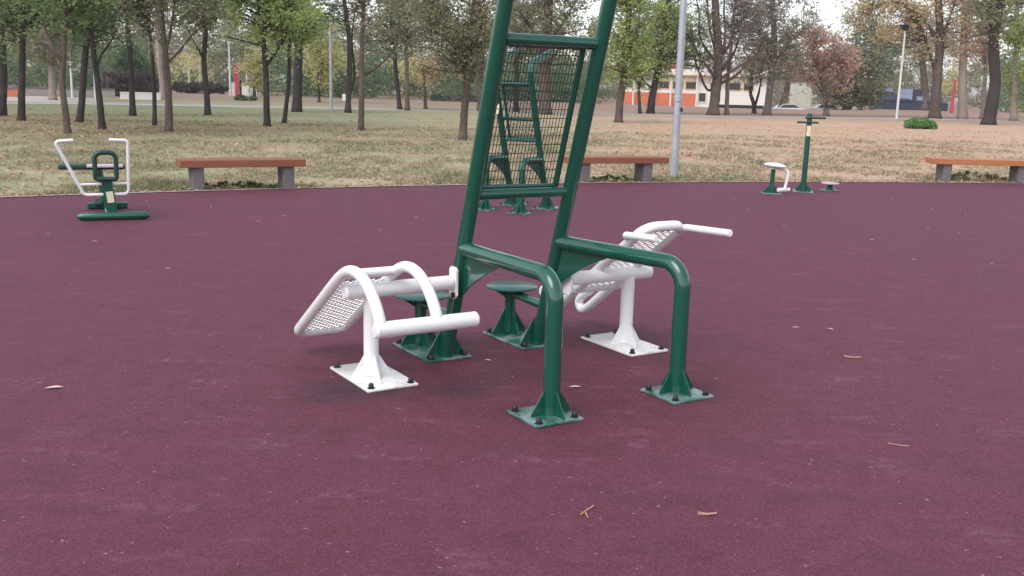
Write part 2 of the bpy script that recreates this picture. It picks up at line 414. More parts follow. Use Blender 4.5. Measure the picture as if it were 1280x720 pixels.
# ------------------------------------------------------------------ world and sun
SUN_EL, SUN_AZ = math.radians(52), math.radians(215)     # azimuth measured from +Y clockwise
w = bpy.data.worlds.new('World'); scene.world = w; w.use_nodes = True
t = w.node_tree; t.nodes.clear()
sky = t.nodes.new('ShaderNodeTexSky'); sky.sky_type = 'NISHITA'; sky.sun_disc = False
sky.sun_elevation = SUN_EL; sky.sun_rotation = SUN_AZ; sky.air_density = 1.0; sky.dust_density = 1.5; sky.ozone_density = 1.0
hs = t.nodes.new('ShaderNodeHueSaturation'); hs.inputs['Saturation'].default_value = .32
bg = t.nodes.new('ShaderNodeBackground'); bg.inputs[1].default_value = .15
wo = t.nodes.new('ShaderNodeOutputWorld')
t.links.new(sky.outputs[0], hs.inputs['Color']); t.links.new(hs.outputs[0], bg.inputs[0]); t.links.new(bg.outputs[0], wo.inputs[0])
sl = bpy.data.lights.new('sun', 'SUN'); so = bpy.data.objects.new('sun', sl); COL.objects.link(so)
sl.energy = 0.9; sl.angle = math.radians(40); sl.color = (1.0, .95, .92)
sd = Vector((math.sin(SUN_AZ) * math.cos(SUN_EL), math.cos(SUN_AZ) * math.cos(SUN_EL), math.sin(SUN_EL)))
so.rotation_euler = sd.to_track_quat('Z', 'Y').to_euler(); so.location = (0, 0, 30)
scene.view_settings.view_transform = 'Standard'; scene.view_settings.look = 'None'
scene.view_settings.exposure = 0.85; scene.view_settings.gamma = 1.0

# ------------------------------------------------------------------ setting: ground, court, kerb, path
CX, CY, CR = 14.53, -18.27, 36.50
b = MB(); nx = 60
gxs = (-700, -150, -50, 0, 24, 27, 43, 46, 150, 700); gys = (-60, 20, 60, 112, 118, 150, 165, 900); ng = len(gxs)
b.v = [np.array([x, y, -.9 if 27 <= x <= 43 and 118 <= y <= 150 else 0.0]) for y in gys for x in gxs]
b.f = [(j * ng + i, j * ng + i + 1, j * ng + i + ng + 1, j * ng + i + ng) for j in range(len(gys) - 1) for i in range(ng - 1)]
tag(b.build('ground', M['lawn'], smooth=False), kind='structure', label='dry park lawn with leaf litter', cat='ground')
def ringsheet(r0, r1, z, zb=None, seg=400):
    b = MB()
    for k_ in range(seg):
        a = 2 * math.pi * k_ / seg; c, s = math.cos(a), math.sin(a)
        for r_, zz in ((r0, z), (r1, z), (r1, -.03)):
            b.v.append(np.array([CX + r_ * c, CY + r_ * s, zz]))
    for k_ in range(seg):
        j = (k_ + 1) % seg
        b.f.append((k_ * 3, k_ * 3 + 1, j * 3 + 1, j * 3)); b.f.append((k_ * 3 + 1, k_ * 3 + 2, j * 3 + 2, j * 3 + 1))
    return b
b = MB()
for k_ in range(400):
    a = 2 * math.pi * k_ / 400; b.v.append(np.array([CX + CR * math.cos(a), CY + CR * math.sin(a), .012]))
b.f = [tuple(range(400))]
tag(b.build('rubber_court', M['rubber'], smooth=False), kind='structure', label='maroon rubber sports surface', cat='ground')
tag(ringsheet(CR, CR + .075, .022).build('kerb', M['kerb'], smooth=False), kind='structure', label='thin pale kerb round the rubber court', cat='kerb')
def strip(pts, wid, z, name, mat, label):
    b = MB(); n = len(pts)
    P = [np.array([p[0], p[1]]) for p in pts]
    for i in range(n):
        d = unit(P[min(i + 1, n - 1)] - P[max(i - 1, 0)]); nn = np.array([-d[1], d[0]])
        for s in (-.5, .5): q = P[i] + nn * s * wid; b.v.append(np.array([q[0], q[1], z]))
    b.f = [(i * 2, i * 2 + 2, i * 2 + 3, i * 2 + 1) for i in range(n - 1)]
    return tag(b.build(name, mat, smooth=False), kind='structure', label=label, cat='path')
pp = [ground(u, v)[:2] for u, v in ((0, 128.5), (160, 130.5), (320, 133.5), (560, 138.5), (780, 143.5), (1000, 147), (1280, 150.7))]
pp = [pp[0] + (pp[0] - pp[1]) * 3] + pp + [pp[-1] + (pp[-1] - pp[-2]) * 2]
pp3 = [np.array([p[0], p[1], 0]) for p in pp]
strip(spline(pp3, 6), 2.9, .008, 'path', M['path'], 'pale asphalt path crossing the park behind the trees')
b = MB(); b.v = [np.array([*ground(u, v)[:2], .005]) for u, v in ((-60, 124), (40, 127.5), (128, 128), (120, 123.5), (40, 120), (-60, 118))]; b.f = [tuple(range(6))]
tag(b.build('gravel_yard', M['sand'], smooth=False), kind='structure', label='pale gravel yard beyond the path', cat='path')

# ------------------------------------------------------------------ gym apparatus
def S(s, q, z): return np.array([s, -q, z])          # apparatus frame: s across, q towards the front legs, z up
def plate(parent, s, q, ds, dq, mat, bolts=True, z=.012, name='base_plate'):
    p = MB().box(S(s, q, z + .006), (ds, dq, .012), bev=.004).build(name, mat, parent)
    if bolts:
        for a in (-1, 1):
            for c in (-1, 1):
                MB().lathe(S(s + a * (ds / 2 - .03), q + c * (dq / 2 - .03), z + .010), [(.019, 0), (.019, .005), (.013, .006), (.013, .020), (.010, .026), (.004, .029)], 12).build('bolt_cap', M['black'], p)
    return p
def gussets(b, s, q, h, reach, z=.024, dirs=((1, 0), (-1, 0), (0, 1), (0, -1)), t=.007, low=.012, r0=.030):
    for a, c in dirs:
        b.prism([S(s + a * r0, q + c * r0, z), S(s + a * reach, q + c * reach, z), S(s + a * reach, q + c * reach, z + low), S(s + a * r0, q + c * r0, z + h)], t)
def expanded(parent, P0, eu, ev, lu, lv, du=.032, dv=.016, r=.0035, name='perforated_sheet', mat=None):
    """diamond mesh in the rectangle P0 + u*eu + v*ev"""
    b = MB(); eu, ev = unit(eu), unit(ev); sl_ = dv / du
    def seg(u0, v0, u1, v1):
        b.tube([P0 + eu * u0 + ev * v0, P0 + eu * u1 + ev * v1], r, 5, cap=False)
    for sgn in (1, -1):
        nk = int((lu * sl_ + lv) / (dv)) + 2
        for i in range(-nk, nk * 2):
            c = i * dv                      # v = c + sgn*sl*u
            us = [0.0, lu]
            pts = []
            for u_ in us:
                v_ = c + sgn * sl_ * u_
                if 0 <= v_ <= lv: pts.append((u_, v_))
            for v_ in (0.0, lv):
                u_ = (v_ - c) / (sgn * sl_)
                if 0 < u_ < lu: pts.append((u_, v_))
            if len(pts) >= 2:
                pts.sort(); seg(*pts[0], *pts[-1])
    return b.build(name, mat or M['white'], parent)

LEAN = .2875
def ladder(root, W, Lf, sl_f, sr_f, rungs, panel, ztop, rods=(24, 16), zbar=.64, gl_=None):
    for s in (-W / 2, W / 2):
        path = fillet([S(s, 0, .012), S(s, LEAN * ztop, ztop), S(s, LEAN * ztop - .5, ztop + .16)], [0, .13, 0])
        up = MB().tube(path, .039, 20).build('upright', M['green'], root)
    for z, r_ in rungs:
        MB().tube([S(-W / 2 + .03, LEAN * z, z), S(W / 2 - .03, LEAN * z, z)], r_, 18).build('rung', M['green'], root)
    # front legs with their gusset webs
    for s, sf in ((-W / 2, sl_f), (W / 2, sr_f)):
        q0 = LEAN * zbar
        pth = fillet([S(s, q0, zbar - .004), S(sf, Lf, zbar + .008), S(sf, Lf, .012)], [0, .115, 0], 12)
        leg = MB().tube(pth, .0395, 20).build('front_leg', M['green'], root)
        g = MB(); gl = gl_ or min(.40, Lf * .45); pts = [S(s, q0 - .01, zbar - .02)]
        f_ = gl / (Lf - q0)
        A = S(s + (sf - s) * f_, q0 + gl, zbar - .03); B = S(s, LEAN * (zbar - .29) + .03, zbar - .29)
        C = S(s + (sf - s) * f_ * .42, q0 + gl * .36, zbar - .20)
        arc = []
        for i in range(9):
            t_ = i / 8; arc.append((1 - t_) ** 2 * A + 2 * t_ * (1 - t_) * (C + S(0, -.035, .06) - S(0, 0, 0)) + t_ ** 2 * B)
        g.prism([S(s, q0, zbar)] + arc, .009)
        g.build('gusset_web', M['green'], leg)
        gb = MB(); gussets(gb, sf, Lf, .125, .105); gb.build('foot_gusset', M['green'], leg)
    # mesh panel behind the rungs
    z0, z1 = panel; hh = (z1 - z0); off = np.array([0, math.cos(math.atan(LEAN)), -0.0]) * .055
    pr = MB(); sw = W / 2 - .062
    for s in (-sw, sw):
        pr.tube([S(s, LEAN * (z0 - .0), z0) + off, S(s, LEAN * (z1 + .02), z1 + .02) + off], .0155, 10)
    pr.tube([S(-sw, LEAN * z0, z0 + .005) + off, S(sw, LEAN * z0, z0 + .005) + off], .012, 8)
    pr.tube([S(-sw, LEAN * z1, z1 - .005) + off, S(sw, LEAN * z1, z1 - .005) + off], .012, 8)
    frame = pr.build('mesh_frame', M['green'], root)
    wr = MB()
    for i in range(1, rods[0]):
        s = -sw + 2 * sw * i / rods[0]; wr.tube([S(s, LEAN * z0, z0) + off, S(s, LEAN * z1, z1) + off], .0021, 5, cap=False)
    for i in range(1, rods[1]):
        z = z0 + hh * i / rods[1]; wr.tube([S(-sw, LEAN * z, z) + off * 1.07, S(sw, LEAN * z, z) + off * 1.07], .0021, 5, cap=False)
    wr.build('wire_mesh', M['wire'], frame)

gym = empty('gym_station', (-.099, 5.376, 0), .568)
tag(gym, 'large green gym station with leaning mesh ladder and two white exercise benches', 'gym station')
W2 = .2965
ladder(gym, .593, 1.075, -.345, .395, [(.92, .0265), (1.675, .030)], (.945, 1.66), 2.02)
plate(gym, -.372, 1.065, .25, .255, M['green_plate']); plate(gym, .385, 1.092, .25, .255, M['green_plate'])
for s in (-.297, .297):
    plate(gym, s, -.165, .265, .445, M['green_plate'])
    st = empty('foot_step', (0, 0, 0)); st.parent = gym
    sb = MB(); sb.tube([S(s, -.305, .02), S(s, -.29, .30)], .034, 16); gussets(sb, s, -.305, .15, .115, dirs=((1, 0), (-1, 0), (0, 1), (0, -1)))
    for a, c in ((1, 0), (-1, 0), (0, 1), (0, -1)):
        sb.prism([S(s + a * .03, -.29 + c * .03, .298), S(s + a * .125, -.29 + c * .125, .298), S(s + a * .03, -.29 + c * .03, .235)], .007)
    sb.build('step_post', M['green'], st)
    MB().lathe(S(s, -.28, .300), [(.148, 0), (.152, .003), (.152, .009), (.148, .012)], 40).build('step_plate', M['step_paint'], st)
    MB().tube([S(s, -.27, .268), S(s, LEAN * .255, .255)], .025, 14).build('step_brace', M['green'], st)
    ug = MB(); gussets(ug, s, .0, .15, .115, dirs=((1, 0), (-1, 0), (0, -1))); ug.build('foot_gusset', M['green'], gym)

# white sit-up bench on the left
sit = empty('situp_bench', (0, 0, 0)); sit.parent = gym
sit['label'] = 'white sit-up bench with two hoops over a foot bar'
bm_ = MB(); bm_.tube([S(-.945, .15, .458), S(-.345, .15, .458)], .038, 20); bm_.build('support_beam', M['white'], sit)
fl = MB(); ff = [S(-.338, .15 + .062 * math.cos(a) * (1.0), .458 + .078 * math.sin(a)) for a in np.linspace(0, 2 * math.pi, 24, endpoint=False)]
fl.prism([S(-.338, .115, .395), S(-.338, .115, .525), S(-.338, .13, .54), S(-.338, .17, .54), S(-.338, .19, .525), S(-.338, .19, .395), S(-.338, .17, .375), S(-.338, .13, .375)], .012)
fl.build('flange', M['white'], sit)
MB().lathe(S(-.352, .172, .395), [(.012, -.012), (.012, .012), (.006, .016)], 10).build('bolt_cap', M['black'], sit)
pb = MB(); pb.tube([S(-.80, .15, .02), S(-.80, .15, .44)], .038, 20); gussets(pb, -.80, .15, .12, .10); pb.build('post', M['white'], sit)
plate(sit, -.79, .15, .27, .475, M['white_plate'])
s1, s2 = -.968, -.683
prof = [(-.45, .125), (.10, .500), (.195, .556), (.285, .588), (.375, .590), (.465, .562), (.545, .505), (.60, .44), (.625, .39)]
side1 = spline([S(s1, q, z) for q, z in prof[1:]], 4)[::-1]; side2 = spline([S(s2, q, z) for q, z in prof[1:]], 4)
corner = fillet([side1[-1], S(s1, -.45, .125), S(s2, -.45, .125), side2[0]], [0, .065, .065, 0], 8)
MB().tube(side1[:-1] + corner + side2[1:], .0275, 16).build('hoop_frame', M['white'], sit)
MB().tube([S(-1.0, .625, .378), S(-.472, .625, .378)], .037, 20).build('foot_bar', M['white'], sit)
MB().tube([S(s1, .185, .552), S(s2, .185, .552)], .024, 14).build('cross_tube', M['white'], sit)
d_ = unit(S(0, .55, .375)); expanded(sit, S(s1 + .012, -.445, .128), S(1, 0, 0), d_, abs(s2 - s1) - .024, .66, .046, .036, r=.0042)

# white inclined bench on the right
bk = empty('back_bench', (0, 0, 0)); bk.parent = gym
bk['label'] = 'white inclined back bench with two hand grips'
MB().tube([S(.345, .215, .432), S(.925, .215, .432)], .038, 20).build('support_beam', M['white'], bk)
MB().prism([S(.338, .165, .37), S(.338, .165, .49), S(.338, .185, .51), S(.338, .245, .51), S(.338, .26, .49), S(.338, .26, .37), S(.338, .245, .35), S(.338, .185, .35)], .012).build('flange', M['white'], bk)
pb = MB(); pb.tube([S(.765, .215, .02), S(.765, .215, .42)], .038, 20); gussets(pb, .765, .215, .12, .10); pb.build('post', M['white'], bk)
plate(bk, .757, .212, .27, .475, M['white_plate'])
s1, s2 = .560, .822
hook = [(.0, .40), (-.12, .32), (-.22, .245), (-.285, .205), (-.325, .155), (-.290, .115), (-.22, .148), (-.12, .225), (.02, .330), (.26, .515), (.44, .645)]
h1 = spline([S(s1, q, z) for q, z in hook], 4); h2 = spline([S(s2, q, z) for q, z in hook], 4)[::-1]
top = fillet([h1[-1], S(s1, .59, .755), S(s2, .59, .755), h2[0]], [0, .075, .075, 0], 8)
MB().tube(h1[:-1] + top + h2[1:], .027, 16).build('hoop_frame', M['white'], bk)
MB().tube([S(.315, .0, .395 - .07), S(.87, .0, .395 - .07)], .032, 18).build('foot_bar', M['white'], bk)
MB().tube(fillet([S(s2 - .01, .545, .728), S(.862, .57, .735), S(.862, .90, .748)], [0, .03, 0]), .0195, 14).build('hand_grip', M['white'], bk)
MB().tube(fillet([S(s1, .47, .672), S(.522, .47, .700), S(.522, .72, .715)], [0, .012, 0]), .0195, 14).build('hand_grip', M['white'], bk)
d_ = unit(S(0, .57, .425)); expanded(bk, S(s1 + .012, .02, .330), S(1, 0, 0), d_, s2 - s1 - .024, .66, .046, .036, r=.0042)

# the second, farther ladder
gp0 = ground(638, 259); gp1 = ground(685, 261.2); mid = (gp0 + gp1) / 2
tw = empty('climbing_ladder', (mid[0], mid[1], 0), math.atan2(gp1[1] - gp0[1], gp1[0] - gp0[0]) - .38)
tag(tw, 'distant green climbing ladder seen through the mesh of the large gym station', 'climbing ladder')
ladder(tw, .50, .60, -.25, .25, [(.84, .020), (1.09, .020), (1.50, .022)], (.86, 1.48), 1.72, (20, 12), zbar=.62, gl_=.33)
for s in (-.25, .25):
    plate(tw, s, .60, .24, .24, M['green_plate']); plate(tw, s, -.05, .25, .40, M['green_plate'])
    ug = MB(); gussets(ug, s, .0, .15, .115, dirs=((1, 0), (-1, 0), (0, -1))); ug.build('foot_gusset', M['green'], tw)
MB().box(S(-.25, LEAN * 1.2 + .045, 1.2), (.06, .012, .12), bev=.003).build('label_plate', M['cream'], tw)

# rowing trainer on the far left
g = ground(141, 276.5)
rw = empty('rowing_trainer', (g[0], g[1], 0.012), .40)
tag(rw, 'green rowing trainer with white handlebars left of the long wooden bench', 'exercise machine')
u_ = .00885
def bx(px, pz, y=0.0): return np.array([(px - 141) * u_, y, (276.5 - pz) * u_ + .0])
fb = MB()
pth = [np.array([-.335, -.0, .042]), np.array([-.29, 0, .042]), np.array([.31, 0, .042]), np.array([.36, 0, .042])]
fb.tube(pth, [.030, .041, .041, .030], 16, bev=.5); fb.build('floor_bar', M['green'], rw)
MB().box((-.02, .50, .045), (.09, .95, .07), bev=.012).build('base_beam', M['green'], rw)
MB().box((-.03, .98, .040), (.42, .09, .07), bev=.02).build('rear_foot', M['green'], rw)
ca, sa = math.cos(-.12), math.sin(-.12); Rt = np.array([[ca, 0, sa], [0, 1, 0], [-sa, 0, ca]])
MB().box((-.02, .06, .245), (.105, .09, .36), Rt, bev=.012).build('column', M['green'], rw)
MB().box((-.012, .012, .235), (.066, .006, .115), Rt, bev=.002).build('label_plate', M['cream'], rw)
lp = fillet([bx(126, 229), bx(125, 198.5), bx(148, 198.5), bx(147.5, 229), bx(126, 229)], .085, 8)
lpp = fillet([bx(136, 229), bx(125, 229), bx(125, 198.5), bx(148, 198.5), bx(147.5, 229), bx(136, 229)], [0, .025, .065, .065, .025, 0], 8)
MB().tube(lpp[:-1], .024, 14, close=True).build('knee_loop', M['dark_green'], rw)
hb = [bx(104, 184.5, -.02), bx(84.5, 186, -.02), bx(112, 247.5, .06), bx(160, 247, .06), bx(161.5, 184.5, -.02), bx(141.5, 184, -.02)]
MB().tube(fillet(hb, [0, .03, .05, .05, .04, 0], 8), .0165, 12).build('handlebar', M['white'], rw)
MB().tube([bx(108, 235.5, .05), bx(160.5, 234.5, .05)], .013, 12).build('cross_bar', M['white'], rw)
MB().box(np.array([-.17, .62, .50]), (.66, .20, .055), bev=.025).build('seat', M['dark_green'], rw)
MB().tube([np.array([-.05, .62, .07]), np.array([-.10, .62, .48])], .034, 12).build('seat_post', M['green'], rw)
MB().box(np.array([-.04, .52, .515]), (.36, .16, .03), bev=.01).build('seat_pad', M['lilac'], rw)
MB().tube([bx(122, 258, .08), bx(132, 257, .08)], .042, 14).build('bearing', M['dark_green'], rw)

# twister group on the right
g = ground(1003.5, 241)
tp = empty('twister_post', (g[0], g[1], .012), -.2)
tag(tp, 'tall thin green post with two crossed handle bars at its top', 'exercise post')
MB().tube([np.array([0, 0, 0]), np.array([.01, 0, 1.18])], [.042, .038], 16).build('post', M['green'], tp)
MB().box((0, 0, .006), (.30, .30, .012), bev=.004).build('base_plate', M['green_plate'], tp)
gb = MB(); gussets(gb, 0, 0, .13, .13, z=.012); gb.build('foot_gusset', M['green'], tp)
for z_, x0, x1, yy in ((1.115, -.06, .24, -.046), (1.045, -.17, .14, -.05)):
    MB().tube([np.array([x0, yy, z_]), np.array([x1, yy, z_])], .016, 10).build('handle_bar', M['dark_green'], tp)
MB().box((.008, -.040, .92), (.062, .008, .155), bev=.002).build('label_plate', M['cream'], tp)
for a in (-.12, .12):
    for c in (-.12, .12): MB().lathe((a, c, .012), [(.016, 0), (.016, .014), (.008, .022)], 8).build('bolt_cap', M['galv'], tp)

g = ground(963.5, 243)
ts = empty('swivel_stool', (g[0], g[1], .012), 0)
tag(ts, 'low white swivel seat on a short green stub beside the thin green post', 'exercise seat')
k_ = 1 / 80.0
MB().tube([np.array([0, 0, 0]), np.array([.01, 0, .36])], .034, 14).build('stub_post', M['green'], ts)
MB().box((0, 0, .006), (.28, .28, .012), bev=.004).build('base_plate', M['green_plate'], ts)
gb = MB(); gussets(gb, 0, 0, .12, .12, z=.012); gb.build('foot_gusset', M['green'], ts)
ca, sa = math.cos(.10), math.sin(.10); Rt = np.array([[ca, 0, sa], [0, 1, 0], [-sa, 0, ca]])
MB().ellipsoid((.03, 0, .415), (.165, .15, .042), Rt).build('saddle', M['white'], ts)
MB().tube(fillet([np.array([.03, 0, .385]), np.array([.245, 0, .36]), np.array([.20, 0, .07])], [0, .09, 0], 8), .023, 12).build('swing_arm', M['white'], ts)
MB().tube([np.array([.085, -.05, .06]), np.array([.285, .06, .06])], .030, 12).build('foot_bar', M['white'], ts)

g = ground(1037, 239.5)
td = empty('twist_platform', (g[0], g[1], .012), .1)
tag(td, 'low round lilac standing disc on a stubby green foot right of the thin post', 'exercise platform')
MB().box((0, 0, .006), (.26, .26, .012), bev=.004).build('base_plate', M['green_plate'], td)
MB().lathe((0, 0, .012), [(.085, 0), (.055, .04), (.045, .095)], 18).build('stub_post', M['green'], td)
MB().lathe((0, 0, .108), [(.132, 0), (.136, .004), (.136, .014), (.128, .018)], 32).build('turning_disc', M['lilac'], td)

# benches
def bench(cx, cy, rz, length, leg_x, mat, label):
    e = empty('park_bench', (cx, cy, 0), rz); tag(e, label, 'bench', 'wooden benches along the kerb')
    b = MB()
    for i in range(4): b.box((0, -.165 + i * .11, .365), (length, .104, .098), bev=.008)
    b.build('seat', mat, e, smooth=True, angle=30)
    for x in leg_x:
        MB().box((x, .0, .155), (.15, .36, .335), bev=.012).build('leg', M['concrete'], e)
    MB().box((0, 0, .319), (length * .84, .05, .006)).build('steel_strap', M['galv'], e)
    return e
A, B = ground(243, 239), ground(359, 236.3); c = (A + B) / 2
bench(c[0] - .02, c[1] + .1, .46, 1.66, (-.60, .60), M['wood_red'], 'red-brown timber bench nearest the rowing trainer')
A, B = ground(727, 230), ground(805, 227.3); c = (A + B) / 2
bench(c[0], c[1] + .1, .36, 1.78, (-.56, .54), M['wood_red'], 'red-brown bench partly hidden behind the large green ladder, next to the grey lamp post')
A, B = ground(1177, 227.3), ground(1271, 229.5); c = (A + B) / 2
bench(c[0] + .05, c[1] + .1, -.02, 1.86, (-.66, .66), M['wood_orange'], 'bright orange timber bench cut by the right edge of the picture')

# lamp post with lantern above
def lamp(u, v, r, htop, name, label, mat, arm=None, group=None, band=False, lean=0.0, head=True, lantern=False):
    g = ground(u, v); e = empty(name, (g[0], g[1], 0)); tag(e, label, 'lamp post' if head else 'pole', group)
    MB().tube([np.array([0, 0, 0]), np.array([lean * .45, 0, htop * .45]), np.array([lean, 0, htop])], [r, r * .92, r * .62], 14).build('pole', mat, e)
    if band:
        MB().tube([np.array([lean * .2, 0, 1.28]), np.array([lean * .2, 0, 1.40])], r * 1.12, 14).build('collar', M['galv'], e)
        MB().box((r * .98, -.05, 1.16), (.03, .05, .07), bev=.006).build('hatch_clip', M['black'], e)
    if head:
        ax = arm or 0.0
        if ax: MB().tube(fillet([np.array([lean, 0, htop - .02]), np.array([lean + ax * .3, 0, htop + .15]), np.array([lean + ax, 0, htop + .18])], .2), r * .4, 8).build('lamp_arm', mat, e)
        if lantern: MB().lathe((lean, 0, htop - .02), [(.08, 0), (.22, .06), (.26, .30), (.30, .36), (.06, .50)], 16).build('lantern', M['black'], e)
        else: MB().ellipsoid((lean + ax, 0, htop + (.18 if ax else .06)), (.34, .16, .09)).build('lamp_head', M['galv'], e)
    return e
lamp(842, 222, .066, 5.2, 'lamp_post', 'grey galvanised lamp post standing in the lawn beside the middle bench', M['galv'], arm=.6, band=True)

# ------------------------------------------------------------------ trees
def leaf_cloud(centers, radii, n, size, sizevar=.35, flat=.75):
    """n leaves round each centre; returns quads and tints"""
    C = np.repeat(np.asarray(centers), n, 0); R = np.repeat(np.asarray(radii), n)[:, None]
    N_ = len(C); d = rng.normal(0, .45, (N_, 3)); d[:, 2] *= flat
    P = C + d * R
    a = rng.normal(size=(N_, 3)); a[:, 2] *= .6; a /= np.linalg.norm(a, axis=1, keepdims=True)
    h = rng.normal(size=(N_, 3)); bvec = np.cross(a, h); bvec /= np.linalg.norm(bvec, axis=1, keepdims=True)
    s = size * rng.uniform(1 - sizevar, 1 + sizevar, (N_, 1))
    a *= s; bvec *= s * .52
    nrm = np.cross(a, bvec); nrm /= np.linalg.norm(nrm, axis=1, keepdims=True)
    V = np.stack([P - a * .5, P + bvec * .5 + nrm * s * .1, P + a * .5, P - bvec * .5 + nrm * s * .1], 1)
    base = np.repeat(rng.uniform(0.1, .9, len(centers)), n)
    tint = np.clip(base * .75 + rng.uniform(-.05, .35, N_), 0, 1)
    return V, tint

def tree(label, base, path, wpx, crowns, palette, bark_='bark_dark', limbs=(), leaf=.115, dens=1.0, group='trees across the park lawn', twigs=4, name='park_tree', wtop=.58, bareness=0.0, flare=1.35):
    """base (u, v) on the ground; path / limbs / crowns are drawn on the upright plane through the base, then given depth"""
    g = ground(*base); Y = g[1]; mpp = np.linalg.norm(g[:2]) / FPX
    e = empty(name, (g[0], g[1], 0)); tag(e, label, 'tree', group)
    def w3(u, v, dy=0.0):
        p = at(u, v, Y + dy); return p - np.array([g[0], g[1], 0])
    tr = MB(); nodes = []
    pts = [np.array([0, 0, -.05])] + [w3(u, v, rng.normal(0, .25) * mpp * 10) for u, v in path]
    sp_ = spline(pts, 5); n = len(sp_); r0 = wpx * mpp / 2 * 1.12
    rad = [r0 * (1 + (wtop - 1) * (i / (n - 1))) for i in range(n)]
    rad[0] *= flare; rad[1] *= (1 + flare) / 2 * .97
    tr.tube(sp_, rad, 10, wob=.07, bev=0)
    for p, r_ in zip(sp_[2:], rad[2:]): nodes.append((p, r_))
    for lm_ in limbs:
        pl, lw = lm_[0], lm_[1]
        q = [w3(u, v, (rng.normal(0, .6) if i > 0 else 0) * mpp * 18) for i, (u, v) in enumerate(pl)]
        j = min(range(len(sp_)), key=lambda i: np.linalg.norm(sp_[i] - q[0])); q[0] = sp_[j]
        s2_ = spline(q, 4); rr = np.linspace(lw * mpp / 2, lw * mpp / 2 * .35, len(s2_))
        tr.tube(s2_, rr, 7, wob=.06, bev=0)
        for p, r_ in zip(s2_[1:], rr[1:]): nodes.append((p, r_))
    NP = np.array([p for p, _ in nodes]); NR = np.array([r_ for _, r_ in nodes])
    VV, TT = [], []
    for cr in crowns:
        cx, cy, rx, ry, cnt = cr[:5]
        cen = w3(cx, cy); ax, az = rx * mpp, ry * mpp; ay = max(ax * .8, min(az, 2.0))
        cs, rs = [], []
        for _ in range(int(cnt * 2.1)):
            while True:
                d = rng.uniform(-1, 1, 3)
                if d @ d <= 1: break
            d = d * (1 + .55 * rng.uniform(0, 1) ** 2)
            c_ = cen + d * np.array([ax, ay, az])
            if c_[2] < .5 or mnoise.noise(Vector((c_ + np.array([g[0], g[1], 0])) * .75)) < -.03: continue
            cost = np.linalg.norm(NP - c_, axis=1) + np.maximum(0, NP[:, 2] - c_[2] + .15) * 1.2
            j = int(np.argmin(cost)); st_ = NP[j]
            mid_ = (st_ + c_) / 2 + rng.normal(0, .12, 3) * np.linalg.norm(c_ - st_) + np.array([0, 0, .08 * np.linalg.norm(c_ - st_)])
            rb = min(NR[j] * .6, .018 + .012 * np.linalg.norm(c_ - st_))
            pathb = spline([st_, mid_, c_], 3)
            tr.tube(pathb, np.linspace(rb, max(.006, rb * .35), len(pathb)), 5, bev=0, cap=False)
            cr_ = rng.uniform(.22, .66) * max(1.0, mpp / .03) ** .5
            for _t in range(twigs):
                dv = unit(rng.normal(size=3) + np.array([0, 0, .5])); a0 = pathb[rng.integers(2, len(pathb))]
                ln = cr_ * rng.uniform(.8, 1.7); p1 = a0 + dv * ln * .5 + rng.normal(0, .05, 3); p2 = a0 + dv * ln + rng.normal(0, .09, 3)
                tr.tube([a0, p1, p2], [max(.006, rb * .4), max(.005, rb * .3), .004], 4, bev=0, cap=False)
                if _t < 2: cs.append(p2); rs.append(cr_ * .8)
            cs.append(c_); rs.append(cr_)
        lf = leaf * max(1.0, (mpp / .026) ** .75)
        nl = max(1, int(21 * dens * (1 - bareness)))
        if cs and bareness < 1:
            V, T_ = leaf_cloud(cs, rs, nl, lf); VV.append(V); TT.append(T_)
    tr.build('trunk', M[bark_], e, angle=180)
    if VV: quads_object('crown', np.concatenate(VV), L[palette], np.concatenate(TT), e)
    return e

T_ = tree
# --- left group
T_('dark straight trunk cut by the left edge of the picture', (2, 145), [(4, 100), (2, 50), (-4, 0), (-8, -60)], 8.5, [(-15, 10, 40, 38, 34), (-10, -60, 60, 40, 30)], 'green')
T_('straight dark tree second from the left edge with dense green leaves above', (27, 151), [(27, 120), (28, 60), (29, 0), (30, -60)], 7.5, [(30, 14, 36, 32, 44), (30, -50, 50, 40, 34)], 'green', limbs=[([(28, 45), (14, 20), (5, -10)], 3), ([(28, 40), (46, 15), (55, -10)], 3)])
T_('leaning tree with pale peeling lower bark, left of the tree row', (85, 167), [(82, 140), (78, 105), (80, 60), (80, 15), (82, -60)], 7.0, [(66, 10, 32, 30, 30), (80, -50, 50, 40, 30)], 'green', 'bark_brown', limbs=[([(78, 80), (66, 60), (56, 35), (50, 5)], 4.5)])
T_('dark tree leaning right behind the white-barked one', (99, 153), [(102, 130), (105, 90), (108, 50), (109, 0), (108, -60)], 7.5, [(108, 15, 32, 32, 44), (110, -50, 45, 40, 30)], 'dark')
T_('brown tree with a fork at mid height, above the rowing trainer', (128, 162), [(125, 130), (121, 95), (117, 65), (114, 20), (112, -60)], 7.0, [(120, 20, 28, 32, 40), (118, -45, 42, 40, 30)], 'dark', 'bark_dark', limbs=[([(120, 90), (127, 68), (137, 55), (146, 35)], 3.5)])
T_('tall very straight slim dark tree between the rowing trainer and the bench', (166, 145), [(165, 115), (163, 70), (160, 30), (160, -60)], 6.5, [(165, -8, 34, 26, 30), (160, -60, 50, 40, 25)], 'olive', dens=.8)
T_('thinnest curved trunk left of the forked grey tree', (193, 157), [(193, 120), (191, 80), (187, 40), (178, 5), (172, -50)], 4.5, [(176, 5, 30, 30, 26)], 'olive', dens=.7)
T_('grey forked tree with a long right-hand limb, left of the red banner', (211, 165), [(211, 130), (209, 95), (206, 60), (203, 30), (198, -50)], 8.0, [(222, 5, 38, 30, 40), (200, -45, 50, 40, 30)], 'olive', 'bark_brown', limbs=[([(212, 78), (224, 64), (240, 44), (254, 33)], 3.5), ([(208, 70), (213, 40), (218, 5), (224, -40)], 4)], dens=.8)
